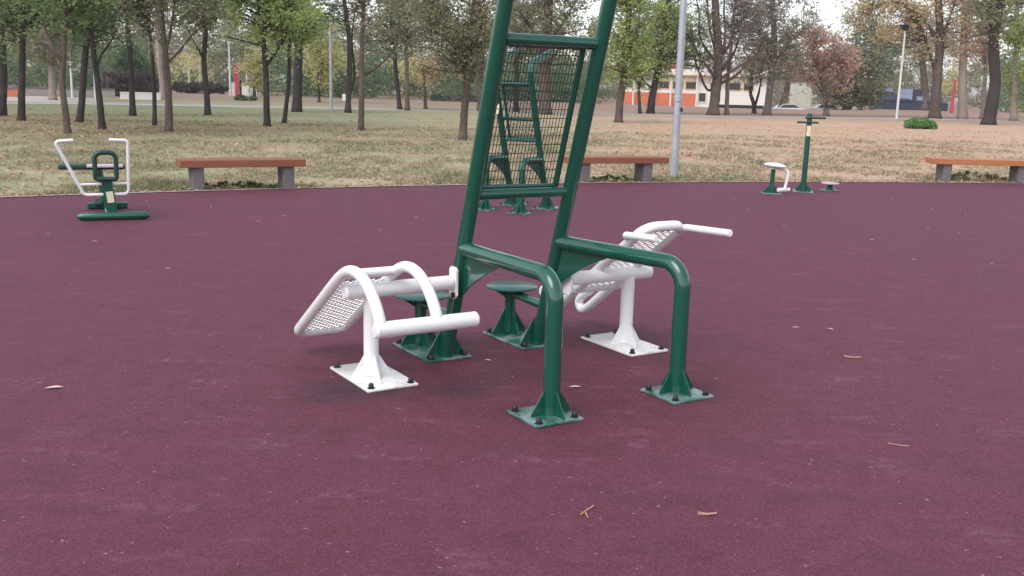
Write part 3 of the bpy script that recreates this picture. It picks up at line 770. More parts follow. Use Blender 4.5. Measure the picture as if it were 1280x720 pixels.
T_('pale dead trunk standing behind the grey forked tree', (203, 124), [(203, 105), (199, 75), (197, 50), (196, 10)], 7.0, [(200, 5, 28, 22, 14)], 'olive', 'bark_pale', dens=.6)
T_('dark tree with a V fork standing just left of the red banner', (260, 144), [(258, 115), (255, 75), (257, 40), (257, 0), (258, -60)], 6.5, [(258, 12, 36, 30, 46), (256, -50, 50, 42, 34)], 'green', limbs=[([(255, 74), (247, 60), (240, 48), (232, 30)], 3)])
T_('forked tree with bright green crown right of the red banner', (334, 158), [(333, 125), (332, 85), (328, 40), (323, 0), (318, -60)], 7.0, [(318, 18, 34, 36, 46), (345, 18, 24, 26, 26), (320, -50, 55, 42, 34)], 'bright', limbs=[([(334, 84), (345, 65), (356, 48), (362, 20)], 4)])
T_('thin wavy trunk leaning right between two thicker trees', (355, 154), [(358, 130), (361, 100), (362, 55), (364, 20), (366, -30)], 5.0, [(368, 25, 24, 30, 30)], 'bright')
T_('broad straight dark trunk with bright green leaves left of the tall thin pole', (371, 140), [(372, 110), (373, 70), (374, 40), (374, -40)], 11.0, [(372, 20, 32, 32, 46), (374, -40, 50, 42, 30)], 'bright', flare=1.2)
T_('small far tree with yellowing leaves beside the tall thin pole', (399, 128), [(398, 110), (397, 95), (401, 75)], 3.0, [(398, 88, 18, 16, 16), (404, 66, 18, 18, 16)], 'yellow')
T_('twin-stemmed dark tree just right of the tall thin pole', (435, 141), [(436, 110), (437, 75), (436, 40), (430, 0), (424, -50)], 6.5, [(424, 0, 30, 28, 24)], 'dark', limbs=[([(436, 125), (443, 95), (440, 50), (444, 10)], 4)], dens=.8)
T_('tall brown slender tree with bare upper twigs in the middle of the lawn', (451, 163), [(452, 125), (452, 85), (453, 40), (455, 0), (457, -60)], 6.5, [(456, 0, 30, 40, 40), (456, -60, 40, 30, 20)], 'grey', 'bark_brown', limbs=[([(453, 95), (470, 85), (490, 66), (500, 50)], 3.5)], dens=.35, twigs=7)
T_('left one of a close pair of slim trunks leaning apart behind the path', (500, 137), [(497, 110), (494, 80), (493, 40), (490, 0)], 5.5, [(488, 25, 30, 34, 44)], 'olive')
T_('right one of a close pair of slim trunks, with grey-green leaves above', (509, 138), [(509, 110), (508, 75), (507, 40), (510, 0)], 5.5, [(518, 20, 32, 34, 44)], 'olive', 'bark_brown')
T_('thick leaning tree with grey-green crown immediately left of the green ladder', (578, 175), [(580, 145), (583, 110), (586, 78), (590, 40), (597, -40)], 9.5, [(560, 30, 46, 48, 70), (590, 40, 30, 44, 44), (575, -30, 70, 45, 40)], 'olive', 'bark_brown', limbs=[([(585, 88), (572, 68), (558, 48), (548, 30)], 5), ([(587, 72), (598, 45), (606, 15)], 4)], leaf=.085)
T_('trunk half hidden behind the left rail of the green ladder', (601, 139), [(600, 115), (601, 85), (604, 55), (606, 10)], 8.0, [(606, 50, 26, 34, 34)], 'olive', 'bark_brown')
T_('big grey trunk seen through the mesh of the green ladder', (681, 143), [(681, 110), (682, 70), (684, 35), (688, -40)], 15.0, [(682, 30, 44, 40, 60), (690, -30, 60, 40, 30)], 'olive', 'bark_brown', limbs=[([(682, 60), (700, 35), (715, 10)], 5), ([(682, 62), (664, 36), (650, 15)], 5)])
T_('slim trunk seen through the mesh left of the big grey trunk', (645, 140), [(645, 110), (646, 75), (645, 40), (642, 0)], 6.0, [(648, 40, 24, 34, 34)], 'olive')
# --- right group
T_('leafy green tree just right of the green ladder and left of the grey lamp post', (773, 153), [(775, 128), (779, 98), (780, 62), (786, 25), (790, -50)], 9.0, [(785, 45, 30, 48, 70), (800, -30, 50, 40, 34)], 'bright', 'bark_brown', limbs=[([(779, 80), (790, 55), (800, 25)], 4)])
T_('thin crooked tree between the leafy green tree and the orange building front', (800, 142), [(799, 125), (798, 108), (794, 92), (800, 70)], 4.0, [(805, 70, 20, 26, 28)], 'bright', 'bark_dark')
T_('bright green spreading tree right behind the grey lamp post', (813, 142), [(815, 122), (820, 98), (824, 75), (832, 40), (838, -20)], 8.5, [(832, 42, 44, 48, 110), (855, 35, 26, 38, 46), (840, -30, 55, 35, 36)], 'bright', 'bark_dark', limbs=[([(816, 112), (806, 102), (798, 92)], 3.5), ([(823, 80), (842, 60), (858, 42)], 4)], leaf=.09)
bl = []
for a_ in ([(897, 100), (880, 78), (868, 58), (862, 30)], [(896, 108), (884, 112), (870, 80), (864, 58)], [(897, 90), (893, 60), (886, 30), (884, -10)], [(898, 86), (906, 50), (905, 15), (906, -20)],
           [(898, 95), (915, 70), (925, 45), (930, 15)], [(898, 108), (915, 98), (935, 80), (955, 62)], [(900, 75), (915, 50), (918, 20), (920, -10)], [(896, 80), (876, 50), (874, 20), (870, -5)], [(899, 100), (922, 84), (944, 70), (958, 40)]):
    bl.append((a_, 4.0))
T_('bare multi-stemmed tree with fanned twigs in front of the white building', (891, 144), [(894, 120), (897, 95), (898, 60), (895, 20), (893, -40)], 12.0, [(905, 45, 46, 50, 120), (890, 0, 40, 30, 40)], 'grey', 'bark_brown', limbs=bl, bareness=.93, twigs=8)
T_('straight bare stem just right of the fanned bare tree', (908, 144), [(909, 120), (910, 95), (914, 60), (918, 10)], 5.0, [(925, 20, 24, 26, 26)], 'grey', 'bark_grey', bareness=.85, twigs=6)
T_('low V-shaped young tree in front of the white building end', (943, 142), [(942, 130), (938, 115), (940, 95)], 5.0, [(945, 92, 18, 16, 12)], 'olive', 'bark_dark', limbs=[([(943, 135), (948, 118), (952, 98)], 4)])
T_('tall greyish half-bare tree right of the white building', (958, 144), [(962, 115), (966, 80), (968, 50), (965, 0), (962, -50)], 8.0, [(960, 40, 46, 52, 110), (975, 15, 44, 40, 60), (960, -40, 60, 36, 30)], 'grey', 'bark_grey', limbs=[([(966, 78), (985, 55), (1003, 38)], 4), ([(967, 66), (950, 40), (940, 15)], 4)], dens=.5, twigs=6)
T_('leaning stump-like trunk between the white building and the small pink-leaved tree', (976, 136), [(982, 118), (986, 100), (988, 80)], 7.0, [(990, 80, 20, 20, 24)], 'dark', 'bark_brown')
T_('small tree with pinkish autumn leaves and a low V fork above the white car', (1033, 145), [(1032, 128), (1030, 108), (1022, 85), (1015, 65)], 6.0, [(1012, 80, 30, 20, 40), (1035, 66, 34, 24, 40), (1045, 92, 26, 18, 26), (1022, 52, 22, 14, 16)], 'pink', 'bark_grey', limbs=[([(1033, 132), (1038, 110), (1046, 85)], 4), ([(1032, 128), (1024, 110), (1010, 95)], 3)], dens=.6, twigs=6)
T_('bushy olive-green tree with foliage almost to the ground left of the dark kiosk', (1058, 137), [(1058, 120), (1060, 100), (1062, 75)], 8.0, [(1056, 100, 36, 30, 110), (1075, 118, 26, 20, 60), (1085, 90, 24, 26, 50)], 'olive', 'bark_dark')
T_('far dark green tree hanging over the dark kiosk', (1098, 133), [(1100, 110), (1100, 80), (1098, 60)], 6.0, [(1102, 74, 18, 24, 50), (1080, 35, 24, 26, 36)], 'dark', 'bark_dark')
T_('tree with orange-tinged crown and long arching limb reaching left', (1168, 148), [(1170, 115), (1173, 80), (1175, 45), (1173, 0), (1170, -60)], 10.5, [(1110, 22, 44, 26, 70), (1148, 30, 34, 34, 46), (1195, 25, 26, 36, 34), (1150, -35, 70, 34, 30)], 'autumn', 'bark_brown', limbs=[([(1172, 52), (1158, 30), (1138, 12), (1118, 3), (1090, 8)], 5), ([(1174, 50), (1186, 25), (1196, -5)], 4), ([(1171, 100), (1160, 60), (1150, 30)], 4)], dens=.55)
T_('pale trunk close behind the tree with the arching limb', (1156, 138), [(1156, 115), (1154, 85), (1150, 55), (1145, 20)], 8.0, [(1150, 45, 28, 34, 34)], 'grey', 'bark_brown')
T_('pale grey tree with sparse leaves between the two thick right-hand trunks', (1203, 149), [(1203, 115), (1204, 75), (1205, 40), (1207, -30)], 9.0, [(1210, 40, 26, 36, 34), (1205, -20, 40, 34, 24)], 'pink', 'bark_pale', dens=.5, twigs=5)
T_('thickest dark trunk leaning right with a fork, near the right edge', (1235, 156), [(1240, 130), (1244, 100), (1242, 65), (1243, 40), (1250, 0), (1252, -60)], 12.5, [(1250, 8, 26, 26, 34), (1238, 20, 16, 26, 18), (1250, -50, 50, 40, 34)], 'olive', 'bark_dark', limbs=[([(1241, 60), (1237, 40), (1238, 15), (1240, -10)], 5)])
T_('thin grey trunk close behind the thickest right-hand trunk', (1228, 149), [(1230, 115), (1232, 80), (1228, 45)], 5.0, [(1228, 55, 18, 24, 22)], 'pink', 'bark_pale', dens=.6)
T_('thin pale tree with yellow-green leaves at the right edge of the picture', (1267, 151), [(1268, 115), (1270, 80), (1271, 45), (1272, -20)], 6.5, [(1272, 70, 18, 44, 44), (1275, 5, 28, 34, 34)], 'bright', 'bark_pale')
T_('pale tan trunk far behind the leaning peeling tree on the left', (66, 125), [(65, 105), (64, 80), (62, 55), (60, 20)], 7.5, [(58, 40, 36, 36, 60)], 'olive', 'bark_pale')
T_('orange-yellow young tree in the distance between pale pairs of trunks', (532, 136), [(531, 120), (530, 105), (531, 90)], 4.0, [(528, 96, 18, 14, 16), (536, 82, 16, 14, 14)], 'autumn', 'bark_brown')
T_('small yellow tree far behind the forked tree by the red banner', (318, 122), [(318, 105), (318, 85)], 3.5, [(322, 92, 13, 14, 14), (317, 78, 12, 14, 12)], 'yellow')
T_('dark conifer-like tree behind the purple hedge', (166, 118), [(166, 100), (166, 70)], 4.0, [(166, 86, 20, 16, 44), (164, 68, 12, 14, 20)], 'dark')

# ------------------------------------------------------------------ far woodland (one mass)
cs, rs, tn = [], [], []
def wood_mass(name, label, pal, items, n, size):
    cc, rr = [], []
    for (u0, u1, Y, ztop, cnt, zmin) in items:
        ntree = max(1, int((u1 - u0) / 28)); tops = rng.uniform(.6, 1.0, ntree + 1)
        for _ in range(cnt):
            u = rng.uniform(u0, u1); k0 = (u - u0) / (u1 - u0) * ntree; i0 = int(k0)
            bump_ = (1 - abs((k0 - i0) * 2 - 1) ** 2.2) * tops[i0] * .75 + .25
            Yj = Y + rng.uniform(-9, 9); p = at(u, 100, Yj)
            z = zmin + rng.uniform(0, 1) ** .8 * (ztop * bump_ - zmin)
            cc.append([p[0], p[1], max(.3, z)]); rr.append(rng.uniform(1.0, 1.9))
    V, T2 = leaf_cloud(np.array(cc), np.array(rr), n, size)
    o = quads_object(name, V, L[pal], T2); tag(o, label, 'woodland', kind='stuff'); return o
wood_mass('far_woodland', 'grey-green far woodland closing the view behind the trees', 'olive', [(-120, 420, 150, 14, 760, 0), (380, 760, 140, 13.5, 620, 0), (940, 1420, 190, 18, 620, 0), (740, 960, 175, 11, 220, 0)], 56, .46)
wood_mass('far_woodland', 'dark green undergrowth line at the foot of the far woodland', 'dark', [(-60, 140, 118, 6.5, 130, 0), (330, 520, 112, 6.5, 120, 0), (520, 740, 118, 5.5, 130, 0), (1240, 1330, 135, 8.0, 60, 0)], 56, .42)
wood_mass('far_woodland', 'pale bleached far woodland slopes', 'grey', [(200, 330, 170, 12.0, 130, 0), (1060, 1300, 230, 16, 260, 0), (120, 200, 165, 12, 60, 0), (940, 1000, 150, 6, 40, 0)], 60, .46)
wood_mass('far_woodland', 'yellowing patches in the far woodland', 'yellow', [(215, 262, 130, 6.2, 16, 2.0), (380, 440, 110, 7.0, 40, 3.0), (495, 520, 108, 5.5, 14, 2.0), (1180, 1205, 150, 7.0, 14, 3)], 40, .45)

# ------------------------------------------------------------------ small park objects
def leafy(name, label, cat, u, v, wpx, hpx, pal, n, depth=1.0, leaf=.12, cnt=40, stems=True):
    g = ground(u, v); mpp = np.linalg.norm(g[:2]) / FPX; e = empty(name, (g[0], g[1], 0)); tag(e, label, cat)
    cc, rr = [], []; W_, H_ = wpx * mpp / 2, hpx * mpp
    st_ = MB()
    for _ in range(cnt):
        a = rng.uniform(0, 2 * math.pi); r_ = math.sqrt(rng.uniform(0, 1)); x, y = W_ * r_ * math.cos(a), W_ * depth * r_ * math.sin(a)
        z = H_ * (1 - r_ ** 2.2 * .55) * rng.uniform(.35, .95); cc.append([x, y, z]); rr.append(H_ * .28)
        if stems: st_.tube([np.array([x * .4, y * .4, 0]), np.array([x * .8, y * .8, z * .6]), np.array([x, y, z])], [.02, .014, .006], 4, cap=False, bev=0)
    V, T2 = leaf_cloud(cc, rr, n, leaf); V[..., 2] = np.maximum(V[..., 2], .01)
    quads_object('foliage', V, L[pal], T2, e)
    if stems: st_.build('stems', M['bark_dark'], e)
    return e
leafy('green_bush', 'fresh bright green low bush on the dry slope at right', 'bush', 1148, 161, 36, 12, 'mint', 70, .6, .16, 60)
leafy('weed_clump', 'green weeds growing under the red-brown bench nearest the rowing trainer', 'plant', 300, 236, 100, 9, 'dark', 40, .10, .035, 36, False)
leafy('weed_clump', 'green weeds growing under the bench beside the grey lamp post', 'plant', 768, 227, 60, 9, 'green', 36, .16, .035, 26, False)
leafy('weed_clump', 'pale green weeds growing under the bright orange bench', 'plant', 1220, 226, 84, 11, 'olive', 36, .14, .04, 30, False)
leafy('low_shrub', 'dark low shrub at the foot of the red banner', 'bush', 308, 126, 26, 7, 'dark', 40, .6, .25, 18)
leafy('low_shrub', 'brown leafless shrub mass behind the trees left of the red banner', 'bush', 248, 117, 70, 14, 'purple', 60, .3, .35, 60)

def boxthing(name, label, cat, u0, u1, v0, v1, base_v, mat, depth=1.0, part='body', extra=None, rz=None, bev=.03):
    g = ground((u0 + u1) / 2, base_v); mpp = np.linalg.norm(g[:2]) / FPX
    az = math.atan2(g[0], g[1]); e = empty(name, (g[0], g[1], 0), -az if rz is None else rz); tag(e, label, cat)
    W_ = (u1 - u0) * mpp; H_ = (base_v - v0) * mpp
    MB().box((0, depth / 2, H_ / 2), (W_, depth, H_), bev=bev).build(part, mat, e)
    return e, W_, H_, mpp
M['purple_fence'] = plain('purple_brown_boards', (.085, .055, .060), .9, .35, 1.2, bump=.5)
M['red'] = plain('red_paint', (.46, .030, .055), .5, .08)
M['orange'] = plain('orange_panel', (.56, .155, .075), .7, .1, 2)
M['offwhite'] = plain('off_white_render', (.72, .68, .64), .8, .06, 1)
M['glass'] = plain('dark_window_glass', (.045, .045, .050), .12, .2, 2)
M['yellowpaint'] = plain('ochre_trim', (.60, .38, .12), .6, .1)
M['navy'] = plain('navy_tarpaulin', (.020, .026, .050), .45, .3, 2)
M['bluegrey'] = plain('blue_grey_sheet', (.22, .25, .36), .5, .15, 1.5)
M['darkgreen_glass'] = plain('dark_green_screen', (.012, .035, .040), .3, .2)
M['carwhite'] = paint('white_car_paint', (.78, .78, .80), .2, .1, coat=.6)
M['tyre'] = plain('tyre_rubber', (.015, .015, .016), .9, .1)
M['cream_wall'] = plain('pale_green_cream_wall', (.50, .50, .42), .9, .1, 1)

# purple hedge
g = ground(167, 121); mpp = np.linalg.norm(g[:2]) / FPX
he = empty('clipped_hedge', (g[0], g[1], 0), .3); tag(he, 'dark purple-brown clipped hedge behind the low white block', 'hedge')
Wh, Hh = 60 * mpp, 25 * mpp
hb_ = MB().box((0, .8, Hh * .48), (Wh * .97, 1.3, Hh * .94), bev=.1); hb_.build('branches', M['purple_fence'], he)
cc = np.stack([rng.uniform(-Wh / 2, Wh / 2, 520), rng.uniform(0, 1.6, 520), rng.uniform(.1, Hh, 520)], 1)
V, T2 = leaf_cloud(cc, np.full(520, .35), 22, .22); quads_object('foliage', V, L['purple'], T2, he)
e, W_, H_, mpp = boxthing('concrete_block', 'long low white concrete block in front of the purple hedge', 'block', 154, 198, 117.5, 125, 125, M['offwhite'], 1.0)
MB().box((0, .5, H_ + .03), (W_ * 1.01, 1.04, .06), bev=.01).build('coping', M['offwhite'], e)
e, W_, H_, mpp = boxthing('banner_sign', 'tall tapering red banner sign beyond the path', 'sign', 294.3, 298.7, 87, 121, 121, M['red'], .25)
MB().prism([np.array([-W_ / 2, .12, H_]), np.array([W_ / 2, .12, H_]), np.array([0, .12, H_ + .5])], .22).build('tip', M['red'], e)
e, W_, H_, mpp = boxthing('black_panel', 'narrow black panel against the right side of the red banner', 'panel', 299.7, 302.2, 101, 121, 120.5, M['black'], .3); MB().box((0, .15, H_ + .02), (W_ * 1.2, .34, .05)).build('cap', M['galv'], e)
for (a, b_, c_, lab) in ((290, 294, 104, 'white panel touching the left side of the red banner'), (303, 311.5, 105, 'white cabinet just right of the black panel'), (313, 321, 110, 'lower white cabinet at the right of the red banner group')):
    e, W_, H_, mpp = boxthing('white_cabinet', lab, 'cabinet', a, b_, c_, 120, 120, M['offwhite'], .8); MB().box((0, .4, H_ + .02), (W_ * 1.06, .86, .06)).build('lid', M['galv'], e)
e, W_, H_, mpp = boxthing('red_block', 'low orange-red block on the gravel yard near the left edge', 'block', 8, 23, 113, 121, 121, M['orange'], 1.0); MB().box((0, .5, H_ + .03), (W_ * 1.02, 1.04, .08)).build('slab', M['concrete'], e)
e, W_, H_, mpp = boxthing('low_wall', 'long low grey wall behind the gravel yard at left', 'wall', 28, 134, 112, 121, 120.5, M['grey_wall'], .4); MB().box((0, .2, H_ + .04), (W_ * 1.005, .5, .08)).build('coping', M['concrete'], e)
e, W_, H_, mpp = boxthing('small_bin', 'small white bin on a post beside the twin-stemmed tree', 'bin', 428, 432.5, 118, 124, 126, M['offwhite'], .3)
e, W_, H_, mpp = boxthing('low_hedge', 'low dark green hedge far behind the pair of slim trunks', 'hedge', 540, 600, 119, 127, 127, M['purple_fence'], 1.2)
cc = np.stack([rng.uniform(-W_ / 2, W_ / 2, 200), rng.uniform(0, 1.2, 200), rng.uniform(.1, H_, 200)], 1); V, T2 = leaf_cloud(cc, np.full(200, .35), 16, .25); quads_object('foliage', V, L['dark'], T2, e)

lamp(414, 137.5, .085, 5.6, 'lamp_post', 'tall thin grey-green lamp post behind the path left of centre', M['galv'], head=True, lean=0.0)
lamp(1120.5, 149.5, .085, 5.9, 'lamp_post', 'pale lamp post with dark lantern beside the bright green bush', M['palepole'], head=True, lantern=True)
lamp(90.5, 122.5, .075, 4.3, 'light_pole', 'pale pole between the peeling tree and the dark leaning tree', M['palepole'], head=False)
lamp(119.5, 126, .08, 1.75, 'short_bollard', 'short white post behind the brown forked tree', M['palepole'], head=False)
lamp(6, 124, .08, 1.75, 'short_bollard', 'short white post at the far left edge beside the red block', M['palepole'], head=False)
lamp(288, 120, .09, 5.0, 'lamp_post', 'pale lamp post directly left of the red banner with side arm', M['palepole'], arm=-.9)
lamp(250.5, 113, .16, 4.5, 'light_pole', 'pale far pole left of the dark V-forked tree', M['palepole'], head=False)
lamp(237, 113, .14, 4.5, 'light_pole', 'thin far pole standing among the yellow leaves', M['palepole'], head=False)
lamp(1068, 136, .14, 4.4, 'light_pole', 'thin pale pole in front of the bushy olive-green tree', M['palepole'], head=False)
lamp(309, 120, .08, 3.1, 'light_pole', 'thin pale pole behind the white cabinets', M['palepole'], head=False)

# low building with orange front
g0, g1 = ground(779, 132), ground(957, 135); Yb = 108.0
A = at(779, 110, Yb); B = at(958, 110, Yb - 3.5)
ang = math.atan2(B[1] - A[1], B[0] - A[0]); LB = math.hypot(B[0] - A[0], B[1] - A[1]); HB = 3.35
bd = empty('low_building', ((A[0] + B[0]) / 2, (A[1] + B[1]) / 2, 0), ang); tag(bd, 'long low white building with orange lower panels and a flat roof', 'building')
def bxs(u): return (u - 779) / (958 - 779) * LB - LB / 2
wl = MB(); wl.box((0, 3.0, HB / 2), (LB, 6.0, HB)); wl.build('wall', M['offwhite'], bd, smooth=False)
MB().box((0, 2.9, HB + .18), (LB + .7, 7.0, .55)).build('roof', M['offwhite'], bd, smooth=False)
MB().box((0, -.62, HB - .16), (LB + .72, .06, .10)).build('fascia_trim', M['yellowpaint'], bd, smooth=False)
for a, b_ in ((780, 792.3), (793.7, 818.6), (820.4, 839.8), (841.2, 872.2)):
    MB().box(((bxs(a) + bxs(b_)) / 2, -.03, .72), (bxs(b_) - bxs(a), .08, 1.28), bev=.01).build('lower_panel', M['orange'], bd, smooth=False)
for a, b_ in ((782, 792), (796, 808), (823, 838), (842, 856), (858, 872), (889, 901), (912, 927), (930, 943)):
    f_ = MB().box(((bxs(a) + bxs(b_)) / 2, -.03, 2.18), (bxs(b_) - bxs(a), .08, .82), bev=.01).build('window', M['yellowpaint'], bd, smooth=False)
    MB().box(((bxs(a) + bxs(b_)) / 2, -.055, 2.18), (bxs(b_) - bxs(a) - .16, .07, .66)).build('pane', M['glass'], f_, smooth=False)
f_ = MB().box(((bxs(875) + bxs(885)) / 2, -.04, 1.0), (bxs(885) - bxs(875), .08, 1.1), bev=.01).build('service_window', M['offwhite'], bd, smooth=False)
MB().box(((bxs(876) + bxs(884)) / 2, -.065, 1.0), (bxs(884) - bxs(876), .08, .85)).build('pane', M['glass'], f_, smooth=False)
for u in (793, 819.5, 840.5, 873):
    MB().box((bxs(u), -.5, HB / 2 - .06), (.13, .13, HB - .12), bev=.02).build('column', M['offwhite'], bd, smooth=False)
MB().box(((bxs(890) + bxs(956)) / 2, -.03, .16), (bxs(956) - bxs(890), .08, .32)).build('plinth', M['black'], bd, smooth=False)
MB().box((bxs(838), 1.0, HB + .75), (.9, .6, .6), bev=.05).build('roof_box', M['red'], bd, smooth=False)

e, W_, H_, mpp = boxthing('pale_shed', 'pale greenish plain shed right of the long white building', 'shed', 987, 1012, 104, 136, 135.5, M['cream_wall'], 3.0); e.location.z = -.9; e.location.y += 0.0; H_ += .9; e.children[0].scale.z = H_ / (H_ - .9)
MB().box((0, 1.5, H_ + .06), (W_ + .3, 3.4, .14), bev=.02).build('roof', M['concrete'], e)

def car(u, v, label, rz):
    g = ground(u, v); e = empty('parked_car', (g[0], g[1], -.9), rz); tag(e, label, 'car', 'white cars parked beyond the park')
    prof = [(-2.1, .35), (-2.15, .75), (-1.95, .92), (-1.45, 1.0), (-.85, 1.42), (.35, 1.45), (1.05, 1.02), (1.85, .90), (2.1, .68), (2.12, .35)]
    b = MB(); n = len(prof)
    for yy, k1 in ((-.86, 0), (-.80, .05), (.80, .05), (.86, 0)):
        pass
    ysec = [(-.87, .0), (-.80, 1.0), (.80, 1.0), (.87, .0)]
    for y0, kk in ysec:
        for x, z in prof:
            yy = y0 * (1 - .18 * max(0, (z - .9) / .55)); b.v.append(np.array([x * (.985 + .015 * kk), yy, .35 + (z - .35) * (.97 + .03 * kk)]))
    for j in range(3):
        for i in range(n):
            i2 = (i + 1) % n; b.f.append((j * n + i, j * n + i2, (j + 1) * n + i2, (j + 1) * n + i))
    b.f.append(tuple(range(n))); b.f.append(tuple(3 * n + i for i in range(n))[::-1])
    body = b.build('body', M['carwhite'], e, angle=35)
    for sgn in (-1, 1):
        wnd = MB(); yv = lambda z: sgn * (.87 * (1 - .18 * max(0, (z - .9) / .55)) + .004)
        wnd.prism([np.array([-1.35, yv(1.02), 1.02]), np.array([-.85, yv(1.36), 1.36]), np.array([.30, yv(1.38), 1.38]), np.array([.88, yv(1.04), 1.04])], .012)
        wnd.build('side_window', M['glass'], e, smooth=False)
        for x in (-1.35, 1.30):
            wh = MB(); wh.tube([np.array([x, sgn * .72, .32]), np.array([x, sgn * .885, .32])], .32, 18); o = wh.build('wheel', M['tyre'], e)
            MB().tube([np.array([x, sgn * .87, .32]), np.array([x, sgn * .895, .32])], .19, 14).build('rim', M['galv'], o)
    MB().prism([np.array([.42, -.66, 1.425]), np.array([1.04, -.72, 1.055]), np.array([1.04, .72, 1.055]), np.array([.42, .66, 1.425])], .012).build('windscreen', M['glass'], e, smooth=False)
    for y in (-.6, .6): MB().ellipsoid((2.08, y, .70), (.08, .18, .09)).build('headlight', M['galv'], e)
    return e
car(1033, 136.0, 'white car parked beneath the small pink-leaved tree', .05)
car(986, 136.2, 'white car mostly hidden behind trunks near the pale shed', .1)

# dark kiosk with tarpaulin roof
g = ground(1128, 137.2); mpp = np.linalg.norm(g[:2]) / FPX; ks = empty('tarpaulin_kiosk', (g[0], g[1], 0), -.36); tag(ks, 'dark navy tarpaulin kiosk with a blue-grey box at its right', 'kiosk')
def kx(u): return (u - 1128) * mpp
MB().box(((kx(1092) + kx(1165)) / 2, 1.5, .55), (kx(1165) - kx(1092), 3.0, 1.1), bev=.05).build('counter', M['navy'], ks)
rf = MB(); x0, x1, xa, xb = kx(1091), kx(1140), kx(1101), kx(1116)
for y in (-.2, 3.2): pass
vv = [(x0, -.2, 1.1), (x1, -.2, 1.1), (x1, 3.2, 1.1), (x0, 3.2, 1.1), (xa, 1.2, 2.15), (xb, 1.2, 2.15), (xb, 1.9, 2.15), (xa, 1.9, 2.15)]
rf.v = [np.array(p) for p in vv]; rf.f = [(3, 2, 1, 0), (0, 1, 5, 4), (1, 2, 6, 5), (2, 3, 7, 6), (3, 0, 4, 7), (4, 5, 6, 7)]
r_ = rf.build('roof', M['navy'], ks, smooth=False)
MB().box(((xa + xb) / 2, 1.55, 2.4), (xb - xa, 1.0, .46), bev=.05).build('vent_cap', M['bluegrey'], ks)
MB().box(((kx(1124) + kx(1137.5)) / 2, 1.5, 1.75), (kx(1137.5) - kx(1124), 2.6, 1.7), bev=.05).build('box_cabin', M['bluegrey'], ks)
f_ = MB().box(((kx(1137.8) + kx(1152)) / 2, 1.5, 1.75), (kx(1152) - kx(1137.8), 2.6, 1.7), bev=.05).build('dark_cabin', M['navy'], ks)
MB().box(((kx(1142) + kx(1150)) / 2, .17, 1.45), (kx(1150) - kx(1142), .08, .5)).build('screen', M['bluegrey'], ks)
MB().box(((kx(1152.3) + kx(1176)) / 2, 1.5, .5), (kx(1176) - kx(1152.3), 2.2, 1.0), bev=.2).build('tarp_pile', M['navy'], ks)

# red frame
g = ground(1189, 141); mpp = np.linalg.norm(g[:2]) / FPX; rf = empty('red_mast', (g[0], g[1], 0), -.4); tag(rf, 'tapering red steel mast with a thin crossbar between right-hand trunks', 'mast')
MB().tube([np.array([0, 0, 0]), np.array([.05, 0, 37 * mpp])], [.20, .10], 8).build('mast', M['red'], rf)
MB().tube([np.array([-1.3, 0, 35 * mpp]), np.array([1.2, 0, 36 * mpp])], .035, 8).build('crossbar', M['red'], rf)
g = ground(1256, 139); st_ = empty('white_boulder', (g[0], g[1], 0)); tag(st_, 'pale boulder-like heap far behind the right-hand trunks', 'boulder')
bo = MB().ellipsoid((0, 0, .35), (.75, .5, .5)); bo.v = [p + rng.normal(0, .03, 3) for p in bo.v]; bo.build('stone', M['offwhite'], st_)

# ------------------------------------------------------------------ grass, litter and fallen leaves
def lawn_points(n, ymin, ymax, bias=2.0):
    out = []
    while len(out) < n:
        y = ymin + (ymax - ymin) * rng.uniform(0, 1) ** bias; x = rng.uniform(-.62, .62) * y * 1.05
        if math.hypot(x - CX, y - CY) > CR + .12: out.append((x, y))
    return np.array(out)
P = lawn_points(38000, 11.6, 36)
keep = np.array([mnoise.noise((p[0] * .7, p[1] * .5, 0)) + .6 * mnoise.noise((p[0] * 2.2, p[1] * 1.6, 5)) for p in P])
P = P[keep > -.22]; kv = keep[keep > -.22]; nb = 4
C = np.repeat(np.c_[P, np.zeros(len(P))], nb, 0) + np.c_[rng.normal(0, .035, (len(P) * nb, 2)), np.zeros(len(P) * nb)]
h = rng.uniform(.025, .07, len(C)) * (1 + .6 * np.repeat(np.clip(kv, 0, .6), nb)); an = rng.uniform(0, 2 * math.pi, len(C)); ln = rng.normal(0, .03, (len(C), 2))
wv = np.c_[np.cos(an), np.sin(an), np.zeros(len(C))] * .007
tipv = C + np.c_[ln, h]
V = np.stack([C - wv, C + wv, tipv], 1)
tint = np.clip(.62 - np.repeat(kv, nb) * .9 + rng.normal(0, .22, len(C)), 0, 1)
tag(quads_object('grass', V, L['grass'], tint, nper=3), 'short patchy grass on the dry lawn', 'grass', kind='stuff')
P = lawn_points(14000, 11.8, 48, 1.6)
ka = rng.uniform(1.15, 2.45, 2600); kr = CR + .03 + np.abs(rng.normal(0, .14, 2600)); P = np.concatenate([P, np.c_[CX + kr * np.cos(ka), CY + kr * np.sin(ka)]])
tb = np.array([ground(*b_)[:2] for b_ in ((2, 145), (27, 151), (85, 167), (99, 153), (128, 162), (166, 145), (193, 157), (211, 165), (260, 144), (334, 158), (355, 154), (371, 140), (451, 163), (578, 175))])
P = np.concatenate([P, np.repeat(tb, 330, 0) + rng.normal(0, 1.3, (len(tb) * 330, 2))])
n = len(P); an = rng.uniform(0, 2 * math.pi, n); s = rng.uniform(.018, .055, n)[:, None]
C = np.c_[P, rng.uniform(.008, .04, n)]; a = np.c_[np.cos(an), np.sin(an), rng.normal(0, .25, n)] * s; bb = np.c_[-np.sin(an), np.cos(an), rng.normal(0, .25, n)] * s * .6
V = np.stack([C - a, C + bb, C + a, C - bb], 1); V[..., 2] = np.maximum(V[..., 2], .003)
